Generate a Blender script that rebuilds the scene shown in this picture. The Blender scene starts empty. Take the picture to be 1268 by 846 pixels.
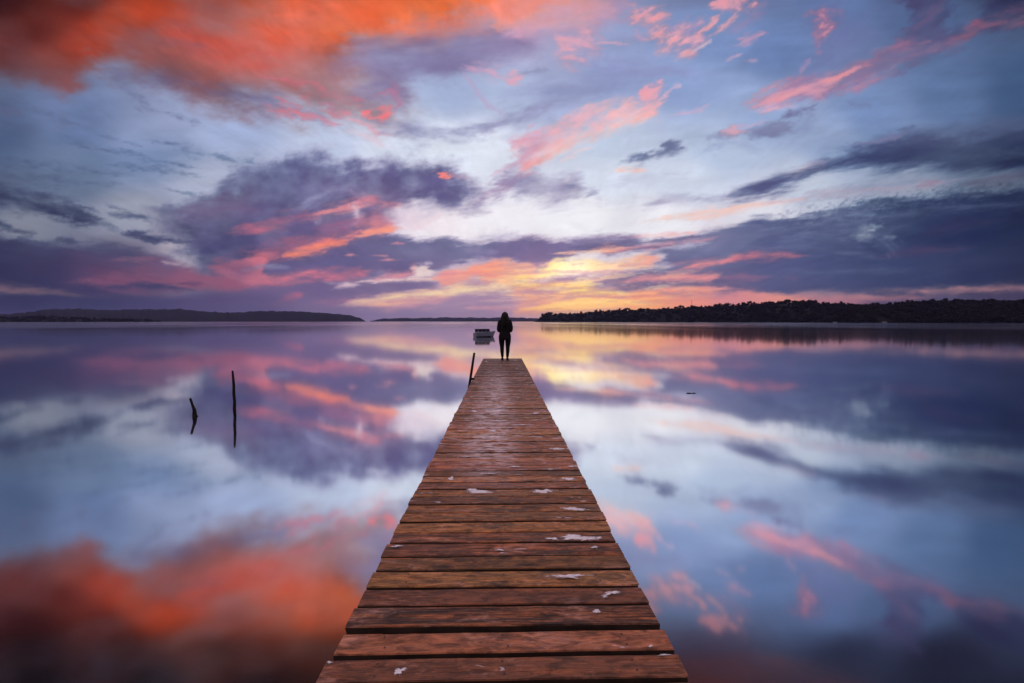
import bpy, bmesh, math, random
import numpy as np
from mathutils import Vector, Matrix, Euler
random.seed(5)
scene = bpy.context.scene
COL = scene.collection
R = math.radians

# ---------------------------------------------------------------- camera
DECK = 0.62                       # deck top above the water (water is z = 0)
EYE = DECK + 1.34
CAM = Vector((0.0, 0.0, EYE))
YAW, PITCH, FOC = R(1.22), R(2.54), 563.0      # heading right of the jetty, looking slightly down
cd = bpy.data.cameras.new('camera'); cam = bpy.data.objects.new('camera', cd); COL.objects.link(cam)
cd.sensor_width = 36.0; cd.lens = 36.0*FOC/1268; cd.clip_start = .05; cd.clip_end = 60000
cam.location = CAM; cam.rotation_euler = (math.pi/2 - PITCH, 0, -YAW)
scene.camera = cam

# ---------------------------------------------------------------- world, sun, exposure
SUN_AZ, SUN_EL = R(8.5), R(-2.0)               # the sun is still just under the horizon, right of the jetty
world = bpy.data.worlds.new('World'); scene.world = world; world.use_nodes = True
wn = world.node_tree.nodes; wl = world.node_tree.links
sky_tex = wn.new('ShaderNodeTexSky'); sky_tex.sky_type = 'NISHITA'; sky_tex.sun_disc = False
sky_tex.sun_elevation = SUN_EL; sky_tex.sun_rotation = SUN_AZ
wn['Background'].inputs['Strength'].default_value = .05
wl.new(sky_tex.outputs['Color'], wn['Background'].inputs['Color'])
sd = bpy.data.lights.new('sun', 'SUN'); sun = bpy.data.objects.new('sun', sd); COL.objects.link(sun)
sd.energy = .5; sd.angle = R(.5); sd.color = (1, .62, .4)
sun.rotation_euler = (math.pi/2 - SUN_EL, 0, math.pi - SUN_AZ)
sun.location = (0, 0, 30)
vs = scene.view_settings
vs.view_transform = 'Standard'; vs.look = 'None'; vs.exposure = 0; vs.gamma = 1; vs.use_curve_mapping = False
scene.cycles.max_bounces = 6; scene.cycles.volume_bounces = 0; scene.cycles.use_denoising = True
scene.cycles.caustics_reflective = False; scene.cycles.caustics_refractive = False

# ---------------------------------------------------------------- sight lines
_rot = Euler(cam.rotation_euler).to_matrix()
RIGHT, UP, FWD = _rot.col[0].copy(), _rot.col[1].copy(), -_rot.col[2]
def ray(u, v):                                  # direction of a chart position (u right, v down)
    return FWD + RIGHT*((u-634)/FOC) + UP*((423-v)/FOC)
def at(u, v, z):                                # where that sight line meets the level z
    d = ray(u, v); t = (z - CAM.z)/d.z
    return CAM + d*t
def far(u, v, dist):                            # that far off, horizontally
    d = ray(u, v); t = dist/math.hypot(d.x, d.y)
    return CAM + d*t

# ---------------------------------------------------------------- object helpers
def tag(o, label=None, cat=None, group=None, kind=None):
    if label: o['label'] = label
    if cat: o['category'] = cat
    if group: o['group'] = group
    if kind: o['kind'] = kind
    return o
def thing(name, label, cat, loc=(0, 0, 0), rz=0., group=None):
    o = bpy.data.objects.new(name, None); COL.objects.link(o)
    o.location = loc; o.rotation_euler = (0, 0, rz); o.empty_display_size = .2
    return tag(o, label, cat, group)
def link(name, me, parent=None, mat=None):
    o = bpy.data.objects.new(name, me); COL.objects.link(o); o.parent = parent
    if mat is not None:
        me.materials.clear(); me.materials.append(mat)
    return o
def obj(name, bm, mat, parent=None, smooth=False):
    me = bpy.data.meshes.new(name); bm.normal_update(); bm.to_mesh(me); bm.free()
    if smooth:
        for p in me.polygons: p.use_smooth = True
    return link(name, me, parent, mat)
def raw(name, verts, faces, mat=None, parent=None, smooth=False):
    me = bpy.data.meshes.new(name)
    me.from_pydata([tuple(v) for v in verts], [], [tuple(f) for f in faces]); me.update()
    if smooth:
        for p in me.polygons: p.use_smooth = True
    return link(name, me, parent, mat)
def box(bm, c, s, rot=None, bev=0.):
    r = bmesh.ops.create_cube(bm, size=1)
    vs_ = r['verts']
    for v in vs_:
        v.co = Vector((v.co.x*s[0], v.co.y*s[1], v.co.z*s[2]))
        if rot: v.co = rot @ v.co
        v.co += Vector(c)
    if bev:
        es = list({e for v in vs_ for e in v.link_edges})
        bmesh.ops.bevel(bm, geom=es, offset=bev, segments=2, affect='EDGES', profile=.6)
def tube(bm, pts, rad, n=10, wob=0., seed=0, cap=True):
    """a limb through pts with a radius at each"""
    rnd = random.Random(seed); pts = [Vector(p) for p in pts]; rings = []
    for i, p in enumerate(pts):
        d = (pts[min(i+1, len(pts)-1)] - pts[max(i-1, 0)]).normalized()
        a = d.cross(Vector((0, 1, 0)) if abs(d.y) < .9 else Vector((1, 0, 0))).normalized(); b = d.cross(a)
        r = rad[i] if isinstance(rad, (list, tuple)) else rad
        rings.append([bm.verts.new(p + (a*math.cos(t) + b*math.sin(t))*r*(1 + wob*(rnd.random()-.5))) for t in [2*math.pi*k/n for k in range(n)]])
    for A, B in zip(rings[:-1], rings[1:]):
        for k in range(n): bm.faces.new((A[k], A[(k+1) % n], B[(k+1) % n], B[k]))
    if cap:
        bm.faces.new(rings[0][::-1]); bm.faces.new(rings[-1])
def ball(bm, c, s, seg=16, rings=10):
    r = bmesh.ops.create_uvsphere(bm, u_segments=seg, v_segments=rings, radius=1)
    for v in r['verts']: v.co = Vector((v.co.x*s[0] + c[0], v.co.y*s[1] + c[1], v.co.z*s[2] + c[2]))
def fused(bm, voxel, smooth_it=4):
    """overlapping limbs melted into one continuous surface"""
    me = bpy.data.meshes.new('fuse'); bm.to_mesh(me); bm.free()
    o = bpy.data.objects.new('fuse', me); COL.objects.link(o)
    m = o.modifiers.new('r', 'REMESH'); m.mode = 'VOXEL'; m.voxel_size = voxel; m.use_smooth_shade = True
    if smooth_it:
        k = o.modifiers.new('s', 'SMOOTH'); k.iterations = smooth_it; k.factor = .5
    dg = bpy.context.evaluated_depsgraph_get(); dg.update()
    out = bpy.data.meshes.new_from_object(o.evaluated_get(dg))
    bpy.data.objects.remove(o); bpy.data.meshes.remove(me)
    return out

# ---------------------------------------------------------------- materials
class M:
    def __init__(s, name, rough=.7, spec=.3):
        s.m = bpy.data.materials.new(name); s.m.use_nodes = True
        s.t = s.m.node_tree; s.n = s.t.nodes; s.b = s.n['Principled BSDF']; s.out = s.n['Material Output']
        s.b.inputs['Roughness'].default_value = rough; s.b.inputs['Specular IOR Level'].default_value = spec
    def node(s, kind, **kw):
        nd = s.n.new('ShaderNode' + kind)
        for k, v in kw.items(): setattr(nd, k, v)
        return nd
    def l(s, a, b): s.t.links.new(a, b)
    def setin(s, nd, name, v):
        if isinstance(v, bpy.types.NodeSocket): s.l(v, nd.inputs[name])
        else: nd.inputs[name].default_value = v
    def math(s, op, a, b=0., c=0.):
        nd = s.node('Math', operation=op)
        for i, v in enumerate((a, b, c)):
            s.setin(nd, i, v)
        return nd.outputs[0]
    def mix(s, f, a, b, mode='MIX'):
        nd = s.node('MixRGB', blend_type=mode)
        for i, v in enumerate((f, a, b)):
            if isinstance(v, tuple) and len(v) == 3: v = (*v, 1)
            s.setin(nd, i, v)
        return nd.outputs[0]
    def noise(s, vec, scale, detail=4., rough=.55, dist=0.):
        nd = s.node('TexNoise'); nd.inputs['Scale'].default_value = scale; nd.inputs['Detail'].default_value = detail
        nd.inputs['Roughness'].default_value = rough; nd.inputs['Distortion'].default_value = dist
        if vec is not None: s.l(vec, nd.inputs['Vector'])
        return nd.outputs['Fac']
    def rng(s, v, a, b, c=0., d=1., smooth=True):
        nd = s.node('MapRange'); nd.interpolation_type = 'SMOOTHSTEP' if smooth else 'LINEAR'
        s.l(v, nd.inputs[0])
        for i, x in enumerate((a, b, c, d)): nd.inputs[i+1].default_value = x
        return nd.outputs[0]
    def mapping(s, vec, scale=(1, 1, 1), loc=(0, 0, 0)):
        nd = s.node('Mapping'); s.l(vec, nd.inputs['Vector']); nd.inputs['Scale'].default_value = scale; nd.inputs['Location'].default_value = loc
        return nd.outputs[0]
    def bump(s, h, strength=.3, dist=.01):
        nd = s.node('Bump'); nd.inputs['Strength'].default_value = strength; nd.inputs['Distance'].default_value = dist
        s.l(h, nd.inputs['Height']); s.l(nd.outputs[0], s.b.inputs['Normal'])
def plain(name, col, rough=.7, spec=.3, var=.25, scale=8.):
    a = M(name, rough, spec); tc = a.node('TexCoord').outputs['Object']
    f = a.noise(tc, scale, 5)
    a.l(a.mix(a.rng(f, .3, .7), tuple(c*(1-var) for c in col), tuple(c*(1+var) for c in col)), a.b.inputs['Base Color'])
    a.bump(f, .2, .005)
    return a.m
# ---------------------------------------------------------------- sky painting
# The dawn sky is charted in flat (gnomonic) sky coordinates: u to the right, v downwards, horizon at
# v = 398, 563 units per radian near the centre.  Every cloud is an outline or a streak whose edge is
# broken up by fractal noise; the result becomes the colour of the sky dome, point by point.
_rs = np.random.RandomState(11)
_PERM = _rs.permutation(512)
_VAL = _rs.rand(512).astype(np.float32)
def vnoise(x, y, seed=0):
    xi = np.floor(x).astype(np.int64); yi = np.floor(y).astype(np.int64)
    fx = (x - xi).astype(np.float32); fy = (y - yi).astype(np.float32)
    fx = fx*fx*fx*(fx*(fx*6-15)+10); fy = fy*fy*fy*(fy*(fy*6-15)+10)
    def h(a, b): return _VAL[_PERM[(_PERM[(a + seed*37) & 511] + b) & 511]]
    a = h(xi, yi); b = h(xi+1, yi); c = h(xi, yi+1); d = h(xi+1, yi+1)
    return (a*(1-fx) + b*fx)*(1-fy) + (c*(1-fx) + d*fx)*fy
def fbm(x, y, octv=5, seed=0, gain=.52):
    s = 0; a = 1.; t = 0
    for k in range(octv):
        s = s + a*(vnoise(x, y, seed + k) - .5)*2; t += a
        a *= gain; x, y = 1.93*(x*.94 - y*.34) + 7.1, 1.93*(x*.34 + y*.94) + 3.3
    return s/t*1.6
def sstep(a, b, x):
    t = np.clip((x - a)/(b - a), 0, 1)
    return t*t*(3 - 2*t)
def rbf(pts, X, Y, p=2.6, soft=14.):
    """colours known at a few sky points, smoothly spread between them"""
    num = 0; den = 0
    for (x, y, r, g, b) in pts:
        w = 1/((X - x)**2 + (1.5*(Y - y))**2 + soft*soft)**(p/2)
        w = w[..., None]
        num = num + w*np.array([r, g, b], np.float32); den = den + w
    return num/den
class Sky:
    def __init__(s, X, Y):
        s.X = X.astype(np.float32); s.Y = Y.astype(np.float32); s.seed = 1
        s.wx = fbm(X/90, Y/45, 4, 91); s.wy = fbm(X/90, Y/45, 4, 97)
        near = np.clip((440 - Y)/240, .22, 1).astype(np.float32)      # detail shrinks towards the horizon
        k = .35 + .65*near
        s.fx = (fbm(X/26/k, Y/11/k + X/90, 5, 61, .6)*7 + fbm(X/8/k, Y/4/k, 4, 65, .6)*2.6)*near
        s.fy = (fbm(X/26/k, Y/11/k + X/90, 5, 71, .6)*4.2 + fbm(X/8/k, Y/4/k, 4, 75, .6)*1.7)*near
    def window(s, pts, m):
        xs = [p[0] for p in pts]; ys = [p[1] for p in pts]
        k = (s.X > min(xs)-m) & (s.X < max(xs)+m) & (s.Y > min(ys)-m) & (s.Y < max(ys)+m)
        return np.nonzero(k)
    def put(s, idx, sd, x, y, col, a, feather, rough, ns, ang, stretch, tex, ts, cvar):
        s.seed += 5
        c, sn = math.cos(math.radians(ang)), math.sin(math.radians(ang))
        u = (x*c - y*sn)/stretch; v = x*sn + y*c           # ang: degrees the grain climbs to the right
        n = fbm(u/ns, v/ns, 6, s.seed, .6)
        sd = sd + rough*n
        al = a*sstep(feather, -feather, sd)
        if tex:
            t = fbm(u/ts, v/ts, 5, s.seed + 50)
            al = al*np.clip(1 - tex*.5 + tex*1.3*t, 0, 1.15)
        al = np.clip(al, 0, 1)
        if callable(col): cc = col(x, y)
        else: cc = np.broadcast_to(np.array(col, np.float32), x.shape + (3,))
        if cvar:
            m = fbm(u/ts + 9, v/ts, 4, s.seed + 70)[..., None]
            cc = cc*(1 + cvar*m)
        s.C[idx] = s.C[idx]*(1 - al[..., None]) + cc*al[..., None]
    def poly(s, pts, col, a=1., f=8., rough=8., ns=28., ang=8., stretch=2.5, tex=0., ts=22., cvar=.0):
        idx = s.window(pts, f + rough + 15)
        if not len(idx[0]): return
        x = s.X[idx]; y = s.Y[idx]
        px = x + s.wx[idx]*4 + s.fx[idx]; py = y + s.wy[idx]*3 + s.fy[idx]
        d2 = np.full(x.shape, 1e9, np.float32); ins = np.zeros(x.shape, bool)
        n = len(pts)
        for i in range(n):
            ax, ay = pts[i]; bx, by = pts[(i+1) % n]
            ex, ey = bx-ax, by-ay
            t = np.clip(((px-ax)*ex + (py-ay)*ey)/(ex*ex + ey*ey + 1e-6), 0, 1)
            d2 = np.minimum(d2, (px-ax-t*ex)**2 + (py-ay-t*ey)**2)
            if ay != by:
                cr = ((ay > py) != (by > py)) & (px < ex*(py-ay)/(by-ay) + ax)
                ins ^= cr
        sd = np.sqrt(d2)*np.where(ins, -1, 1)
        s.put(idx, sd, x, y, col, a, f, rough, ns, ang, stretch, tex, ts, cvar)
    def streak(s, pts, col, a=1., soft=1., rough=.55, ns=None, ang=None, stretch=4., tex=0., ts=None, cvar=0.):
        """polyline of (u, v, half width); fades outward, tapers with its widths"""
        wm = max(p[2] for p in pts)
        idx = s.window(pts, wm*2.6 + 36)
        if not len(idx[0]): return
        x = s.X[idx]; y = s.Y[idx]
        g = min(1., .3 + wm/9)
        px = x + s.wx[idx]*min(4, wm*.5) + s.fx[idx]*g; py = y + s.wy[idx]*min(3, wm*.4) + s.fy[idx]*g
        def beyond(p, q):                                   # thin tails past both ends
            dx, dy = p[0]-q[0], p[1]-q[1]; L = math.hypot(dx, dy) + 1e-6; e = min(30, .45*L + wm)
            return (p[0] + dx/L*e, p[1] + dy/L*e, 0.)
        pts = [beyond(pts[0], pts[1])] + list(pts) + [beyond(pts[-1], pts[-2])]
        best = np.full(x.shape, 1e9, np.float32); fade = np.ones(x.shape, np.float32)
        for (ax, ay, aw), (bx, by, bw) in zip(pts[:-1], pts[1:]):
            ex, ey = bx-ax, by-ay
            t = np.clip(((px-ax)*ex + (py-ay)*ey)/(ex*ex + ey*ey + 1e-6), 0, 1)
            w = aw + (bw-aw)*t
            d = np.sqrt((px-ax-t*ex)**2 + (py-ay-t*ey)**2)
            q = d/np.maximum(w, .5)
            fade = np.where(q < best, sstep(-.15, .75, w/wm), fade); best = np.minimum(best, q)
        if ang is None:
            ang = math.degrees(math.atan2(-(pts[-1][1]-pts[0][1]), pts[-1][0]-pts[0][0]))
        ns = ns or max(wm*.9, 3); ts = ts or max(wm*.8, 3)
        s.put(idx, best*1.1 - 1, x, y, col, a*.96*fade, soft*1.4, rough*1.25, ns, ang, stretch, max(tex, .18), ts, cvar)

CLEAR = [  # what the sky is where no cloud stands in front of it
 (-150,150,52,66,96),(0,160,80,98,138),(0,240,112,118,150),(90,150,104,124,170),(80,210,132,142,176),(30,280,152,154,174),
 (160,270,172,174,196),(235,305,196,186,200),(180,190,142,156,198),(300,150,158,174,216),(260,235,176,184,212),(400,175,186,198,228),
 (540,180,224,231,246),(600,185,222,228,244),(500,185,214,222,242),(560,285,242,236,244),(640,270,240,238,247),(500,278,238,232,242),(640,120,172,186,222),(560,115,160,176,216),
 (720,265,244,243,249),(820,280,240,238,246),(760,215,214,222,240),(850,225,206,216,236),(760,180,192,206,232),(900,185,180,196,226),
 (700,120,158,168,210),(760,95,142,156,204),(640,40,172,160,200),(850,110,140,162,212),(880,50,116,140,192),(950,150,146,168,212),
 (960,60,104,130,184),(1000,225,194,204,224),(1030,180,146,164,204),(1080,140,114,140,190),(1180,120,92,120,168),(1268,110,66,94,140),
 (1120,240,168,176,200),(1230,235,128,138,164),(1150,20,86,110,160),(1050,10,98,122,176),(1340,150,44,66,106),(940,262,226,226,238),(1268,180,78,92,132),
 (900,300,225,210,222),(600,-60,140,90,120),(900,-60,92,78,112),(1200,-50,40,42,70),(1080,-40,54,60,94),(1000,-140,64,56,90),(1300,-140,32,34,56),
 (0,340,90,80,112),(150,330,130,105,135),(300,340,150,115,145),(450,330,160,130,165),(640,320,190,160,185),
 (20,385,60,58,98),(150,385,78,70,112),(300,385,116,94,136),(400,388,150,116,156),(500,389,166,134,170),(600,389,176,140,172),(680,390,214,160,166),
 (800,390,206,140,146),(950,385,150,110,140),(1100,385,110,86,120),(1260,380,96,78,112)]
RED = [(0,-35,30,12,22),(120,-32,52,20,24),(250,-34,78,32,34),(400,-40,112,48,40),(560,-40,146,66,54),(720,-35,124,72,78),(0,-80,16,9,16),(150,-80,22,11,18),(300,-80,40,17,24),(430,-86,60,26,28),(0,0,58,20,32),(40,40,92,32,36),(100,0,92,32,42),(140,30,184,66,50),(100,60,160,60,54),(200,62,166,78,78),(170,20,180,66,54),(250,5,150,64,76),
 (230,30,186,76,74),(300,55,202,88,88),(330,45,216,90,80),(450,15,242,104,82),(420,32,238,110,86),(380,10,214,90,80),(510,38,246,124,98),(600,5,242,116,92),
 (650,18,250,128,98),(690,3,240,130,118),(560,22,244,118,92),(0,60,108,44,50),(0,95,90,62,92),(45,100,118,76,106),(75,112,152,82,106),(60,75,138,62,66),
 (360,85,192,102,120),(310,85,206,96,106),(250,85,160,88,106),(200,92,112,86,130),(150,90,116,92,134),(420,95,160,110,146),(330,125,140,96,130),(300,118,104,88,130),(440,140,150,110,146),
 (400,125,142,104,142),(470,120,140,116,160),(100,-60,40,16,30),(300,-60,112,46,52),(300,-110,60,28,42),(600,-60,158,72,72),(0,-110,26,12,24),(700,-110,96,56,72),(760,-50,136,74,84),(450,-90,110,48,56)]
def paint_sky(X, Y):
    S = Sky(X, Y)
    X = S.X; Y = S.Y
    S.C = rbf(CLEAR, X + S.wx*6, Y + S.wy*5, 3.4, 20.).astype(np.float32)
    g = fbm(X/70, Y/14 + X/180, 5, 31)[..., None]
    S.C *= 1 + .022*g*sstep(420, 120, Y)[..., None] + .012*g
    P, K = S.poly, S.streak
    # ---------- thin dark wisps at the far left
    W = (84, 90, 126)
    for q in [((-20,212,5),(60,222,7),(140,228,3)),((10,200,4),(80,208,5),(150,216,2)),((-20,232,7),(40,240,6),(90,246,2)),((150,206,3),(200,210,4),(235,216,2)),
              ((180,198,2),(230,205,2)),((150,100,3),(180,128,6),(202,140,2)),((188,174,2),(214,178,3)),((214,182,3),(236,188,6),(262,192,2)),((270,194,3),(290,198,4),(310,200,2)),
              ((20,126,2),(80,150,3)),((90,178,2),(160,190,3)),((210,142,2),(240,150,3)),((48,230,2),(72,233,4)),((140,255,2),(175,270,3)),((130,170,2),(165,178,2)),((220,238,2),(255,246,3),(290,250,2))]:
        K([(x, y, w*.8) for x, y, w in q], W, .38, soft=1.3, rough=.9, tex=.5, stretch=3)
    K([(-20,240,8),(30,252,9),(80,264,9),(132,281,3)], (72,74,110), .95, soft=.8, rough=.8, tex=.3)
    K([(36,240,3),(80,250,6),(112,261,3)], (84,84,120), .8, soft=.9, rough=.9, tex=.3)
    K([(-10,276,5),(10,283,4)], (70,74,112), .9)
    K([(20,288,2),(38,289,3)], (90,88,120), .7); K([(74,297,3),(86,297,4)], (90,86,118), .7); K([(142,267,2),(172,269,3)], (104,104,140), .8)
    # ---------- red sheet, upper left
    P([(-500,-400),(-300,60),(-60,98),(0,104),(48,104),(84,126),(104,112),(116,88),(160,88),(230,108),(330,128),(400,152),(462,160),(494,150),(490,118),(450,92),(438,60),(500,46),(560,34),(640,26),(730,4),(790,-30),(830,-90),(800,-400)],
      lambda x, y: rbf(RED, x, y, 3.2, 24.)*np.stack([np.full_like(y, 1.0), .96 + .04*sstep(-20, 60, y), .62 + .18*sstep(-20, 60, y)], -1), .97, f=32, rough=24, ns=36, ang=-14, stretch=2.2, tex=.14, ts=40, cvar=.07)
    K([(560,-92,26),(720,-96,34),(860,-92,34),(980,-100,30),(1080,-120,24)], (186,84,72), .8, soft=1.4, rough=.8, tex=.3)
    K([(150,88,8),(230,106,10),(320,124,9),(400,150,6)], (98,86,130), .5, soft=1.3, rough=.7, tex=.3)
    K([(360,20,10),(440,22,16),(520,38,12),(640,10,12)], (250,114,84), .55, soft=1.4, rough=.8, tex=.4)
    K([(220,40,12),(260,60,14),(330,70,10)], (206,84,80), .4, soft=1.4, rough=.9, tex=.5)
    K([(170,52,10),(215,54,14),(250,62,6)], (140,82,96), .5, soft=1.4, rough=.9, tex=.5)
    # ---------- violet body right of it
    P([(436,56),(470,52),(520,44),(570,36),(630,34),(650,62),(610,76),(572,92),(520,98),(500,132),(470,118),(446,98)], (124,110,158), .72, f=22, rough=18, ns=40, ang=10, tex=.3, ts=46)
    K([(440,58,14),(480,62,16),(540,54,14),(600,44,8)], (106,96,146), .5, soft=1.4, rough=.8, tex=.4)
    K([(420,84,10),(450,80,14),(480,86,8)], (146,126,172), .5, soft=1.4)
    K([(462,152,5),(500,162,9),(550,166,9),(600,160,6)], (138,138,180), .8, soft=1.3, rough=.8, tex=.3)
    K([(596,164,5),(630,150,9),(660,140,8),(690,128,3)], (142,140,182), .75, soft=1.2, rough=.8, tex=.3)
    K([(640,118,6),(690,108,10),(740,100,10),(830,92,6)], (140,146,192), .6, soft=1.4, rough=.8, tex=.4)
    K([(690,116,4),(730,112,9),(760,108,4)], (132,138,184), .5, soft=1.3); K([(652,90,2),(672,88,3)], (128,130,172), .6)
    K([(730,78,4),(800,86,8),(860,92,4)], (140,140,190), .5, soft=1.3, tex=.4)
    # pink ribs on the lower lip
    for q, c, a in [(((330,96,2),(372,104,4),(398,110,2)), (218,106,128), .6),(((332,132,2),(348,140,5),(384,146,3)), (232,120,134), .8),(((346,124,2),(366,130,4),(374,144,3)), (226,112,128), .7),
              (((398,110,2),(420,120,5),(436,128,2)), (208,110,132), .6),(((376,118,1),(384,120,4)), (220,112,128), .6),(((404,138,2),(428,142,4)), (226,118,138), .7),(((378,142,3),(412,152,3)), (222,124,148), .6),
              (((436,120,2),(448,124,4)), (214,116,138), .6),(((400,128,2),(420,134,3)), (190,106,134), .6),(((470,118,3),(490,112,4),(492,130,3)), (196,112,146), .6)]:
        K(list(q), c, a, soft=1.1, rough=.9, tex=.4, stretch=3)
    P([(452,134),(464,140),(486,132),(490,138),(482,148),(464,154),(456,148)], lambda x, y: rbf([(460,146,250,128,134),(482,134,244,120,128),(466,140,236,118,134)], x, y), .95, f=4, rough=5, ns=10, ang=25, tex=.25, ts=9)
    K([(440,150,2),(470,164,3),(482,167,1)], (236,150,168), .7); K([(440,166,2),(470,176,4),(480,182,1)], (228,196,214), .7)
    K([(400,150,2),(412,154,3)], (226,140,160), .6)
    # ---------- pink veils and puffs, upper middle
    P([(640,-40),(770,-40),(790,0),(770,30),(720,44),(660,48),(630,40)], (196,142,176), .6, f=18, rough=16, ns=34, ang=14, tex=.4, ts=30)
    P([(610,-60),(720,-60),(706,2),(676,14),(648,24),(618,28)], (248,130,104), .85, f=12, rough=12, ns=26, ang=20, tex=.3)
    K([(650,40,6),(690,28,7),(720,14,5)], (232,140,150), .5, soft=1.3, tex=.4)
    K([(690,10,6),(740,14,9),(768,22,4)], (208,140,166), .6, soft=1.3, tex=.5)
    P([(690,50),(716,48),(738,60),(742,68),(720,74),(706,76),(694,62)], (238,150,168), .8, f=12, rough=9, ns=12, ang=-12, tex=.55, ts=7)
    K([(742,53,1.5),(768,54,2)], (226,160,186), .7)
    K([(590,84,5),(614,90,7),(624,96,3)], (222,162,194), .7, soft=1.1, rough=.9, tex=.4); K([(630,98,4),(642,96,6)], (240,150,168), .8, soft=.9)
    K([(578,92,2),(590,116,3),(614,138,2)], (190,160,200), .6); K([(626,46,4),(640,44,5)], (222,150,180), .5)
    P([(783,8),(804,10),(822,14),(828,30),(842,34),(868,33),(866,46),(858,64),(838,70),(822,66),(832,54),(812,44),(800,36),(786,28)], lambda x, y: rbf([(800,18,240,140,150),(810,30,248,138,136),(845,50,240,148,156),(835,64,252,158,160),(862,40,216,146,176)], x, y), .92, f=12, rough=9, ns=11, ang=24, stretch=2.2, tex=.5, ts=7, cvar=.04)
    K([(862,46,3),(880,34,4),(892,22,2)], (246,146,146), .85, tex=.3); K([(880,48,1.5),(900,32,3),(912,20,2)], (240,150,156), .7)
    P([(886,4),(902,-12),(940,-14),(936,6),(920,14),(904,18),(894,18)], (232,138,152), .9, f=7, rough=8, ns=11, ang=22, tex=.55, ts=6)
    K([(914,34,4),(936,14,6),(946,4,4)], (170,130,172), .5, soft=1.2); K([(906,56,2),(922,50,6),(942,44,4)], (204,146,178), .8, soft=1., rough=.8, tex=.3)
    K([(902,74,1.5),(913,69,2.5)], (214,160,188), .8); K([(924,76,1),(934,74,2.5)], (196,158,190), .6); K([(790,42,3),(798,46,3)], (220,150,180), .6); K([(862,62,1),(876,55,2)], (240,190,200), .7)
    # ---------- pink bank, centre right
    P([(640,172),(670,164),(700,152),(730,140),(756,134),(784,126),(812,124),(824,130),(808,142),(782,154),(752,166),(738,172),(720,170),(706,180),(690,192),(668,206),(656,222),(644,220),(646,198),(640,184)],
      lambda x, y: rbf([(650,178,250,150,150),(664,168,226,150,176),(668,172,190,150,190),(690,165,252,180,186),(710,150,250,168,176),(740,150,246,180,194),(760,164,254,205,190),(720,178,254,206,188),(690,188,254,202,180),(660,212,252,176,160),(648,205,248,140,148),(790,150,254,196,180),(800,130,248,158,160),(780,140,250,180,182)], x, y),
      .95, f=11, rough=10, ns=12, ang=26, stretch=2.6, tex=.4, ts=8, cvar=.05)
    P([(792,116),(806,110),(822,104),(818,112),(806,122),(796,124)], (250,150,160), .9, f=4, rough=4, ns=9, ang=30, tex=.2)
    K([(816,124,1.5),(828,115,2)], (246,176,190), .7); K([(832,110,1),(842,106,2.5)], (222,178,204), .7); K([(700,198,1.5),(712,190,2.5),(728,184,1.5)], (250,206,204), .7)
    K([(840,144,1.5),(866,138,3),(876,132,2)], (214,170,200), .7, tex=.3)
    K([(700,228,3),(716,206,1)], (240,214,220), .5); K([(640,178,6),(656,172,5)], (206,140,176), .5)
    # violet puffs under it
    P([(606,236),(620,216),(648,190),(664,186),(648,206),(652,226),(640,240),(620,246)], (150,128,172), .75, f=9, rough=10, ns=18, ang=26, tex=.35)
    P([(636,222),(660,214),(690,218),(718,222),(726,234),(736,240),(712,250),(670,252),(640,246)], (148,138,178), .72, f=11, rough=12, ns=22, ang=10, tex=.45, ts=18)
    K([(640,226,6),(670,226,9),(706,230,5)], (132,122,166), .5, soft=1.3, tex=.4); K([(728,244,2),(738,239,4)], (140,140,180), .7)
    K([(640,262,4),(700,256,7),(770,252,4)], (210,206,226), .6, soft=1.3, tex=.4); K([(766,226,3),(800,222,6),(840,218,4)], (186,186,212), .5, soft=1.3, tex=.4)
    K([(620,212,3),(650,196,4),(664,186,2)], (214,150,186), .5)
    K([(770,211,2.5),(796,211,4)], (250,196,184), .85, soft=1.)
    # ---------- small dark clouds right of centre
    P([(768,201),(784,194),(806,190),(822,186),(826,178),(836,174),(848,178),(850,182),(836,188),(818,194),(796,200),(780,203)], (118,122,160), .95, f=6, rough=6, ns=11, ang=14, stretch=3, tex=.25, ts=9)
    K([(872,188,3),(900,180,6),(930,182,4)], (152,164,202), .7, soft=1.2, tex=.4)
    P([(884,172),(898,164),(912,160),(930,160),(950,156),(980,156),(984,164),(960,168),(928,170),(908,170)], (126,130,170), .9, f=5, rough=6, ns=12, ang=6, tex=.35)
    K([(898,166,2),(912,163,4),(924,164,2)], (222,150,166), .9, soft=.9); K([(912,160,2),(940,152,3)], (206,166,196), .5)
    P([(968,148),(978,138),(996,134),(1010,135),(1012,140),(994,142),(980,146)], (112,112,158), .88, f=5, rough=4, ns=9, ang=12, tex=.25)
    K([(990,158,5),(1006,148,5)], (134,144,188), .8, soft=1.2); K([(1054,128,3),(1072,132,4)], (112,124,168), .6); K([(1114,161,1.5),(1126,158,2.5)], (90,98,140), .7)
    K([(880,170,3),(930,176,6),(1010,176,5)], (156,168,206), .5, soft=1.3, tex=.5)
    # ---------- long pink streak, upper right
    P([(1000,92),(1014,54),(1010,24),(1028,10),(1070,24),(1092,58),(1074,78),(1030,90)], (108,112,164), .55, f=16, rough=14, ns=26, ang=40, tex=.35)
    P([(1006,16),(1018,11),(1040,15),(1030,20),(1026,30),(1032,34),(1022,44),(1016,60),(1012,50),(1018,38),(1006,36),(1012,30),(1016,22)], (216,116,140), .8, f=9, rough=7, ns=8, ang=20, tex=.5, ts=6)
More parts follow.
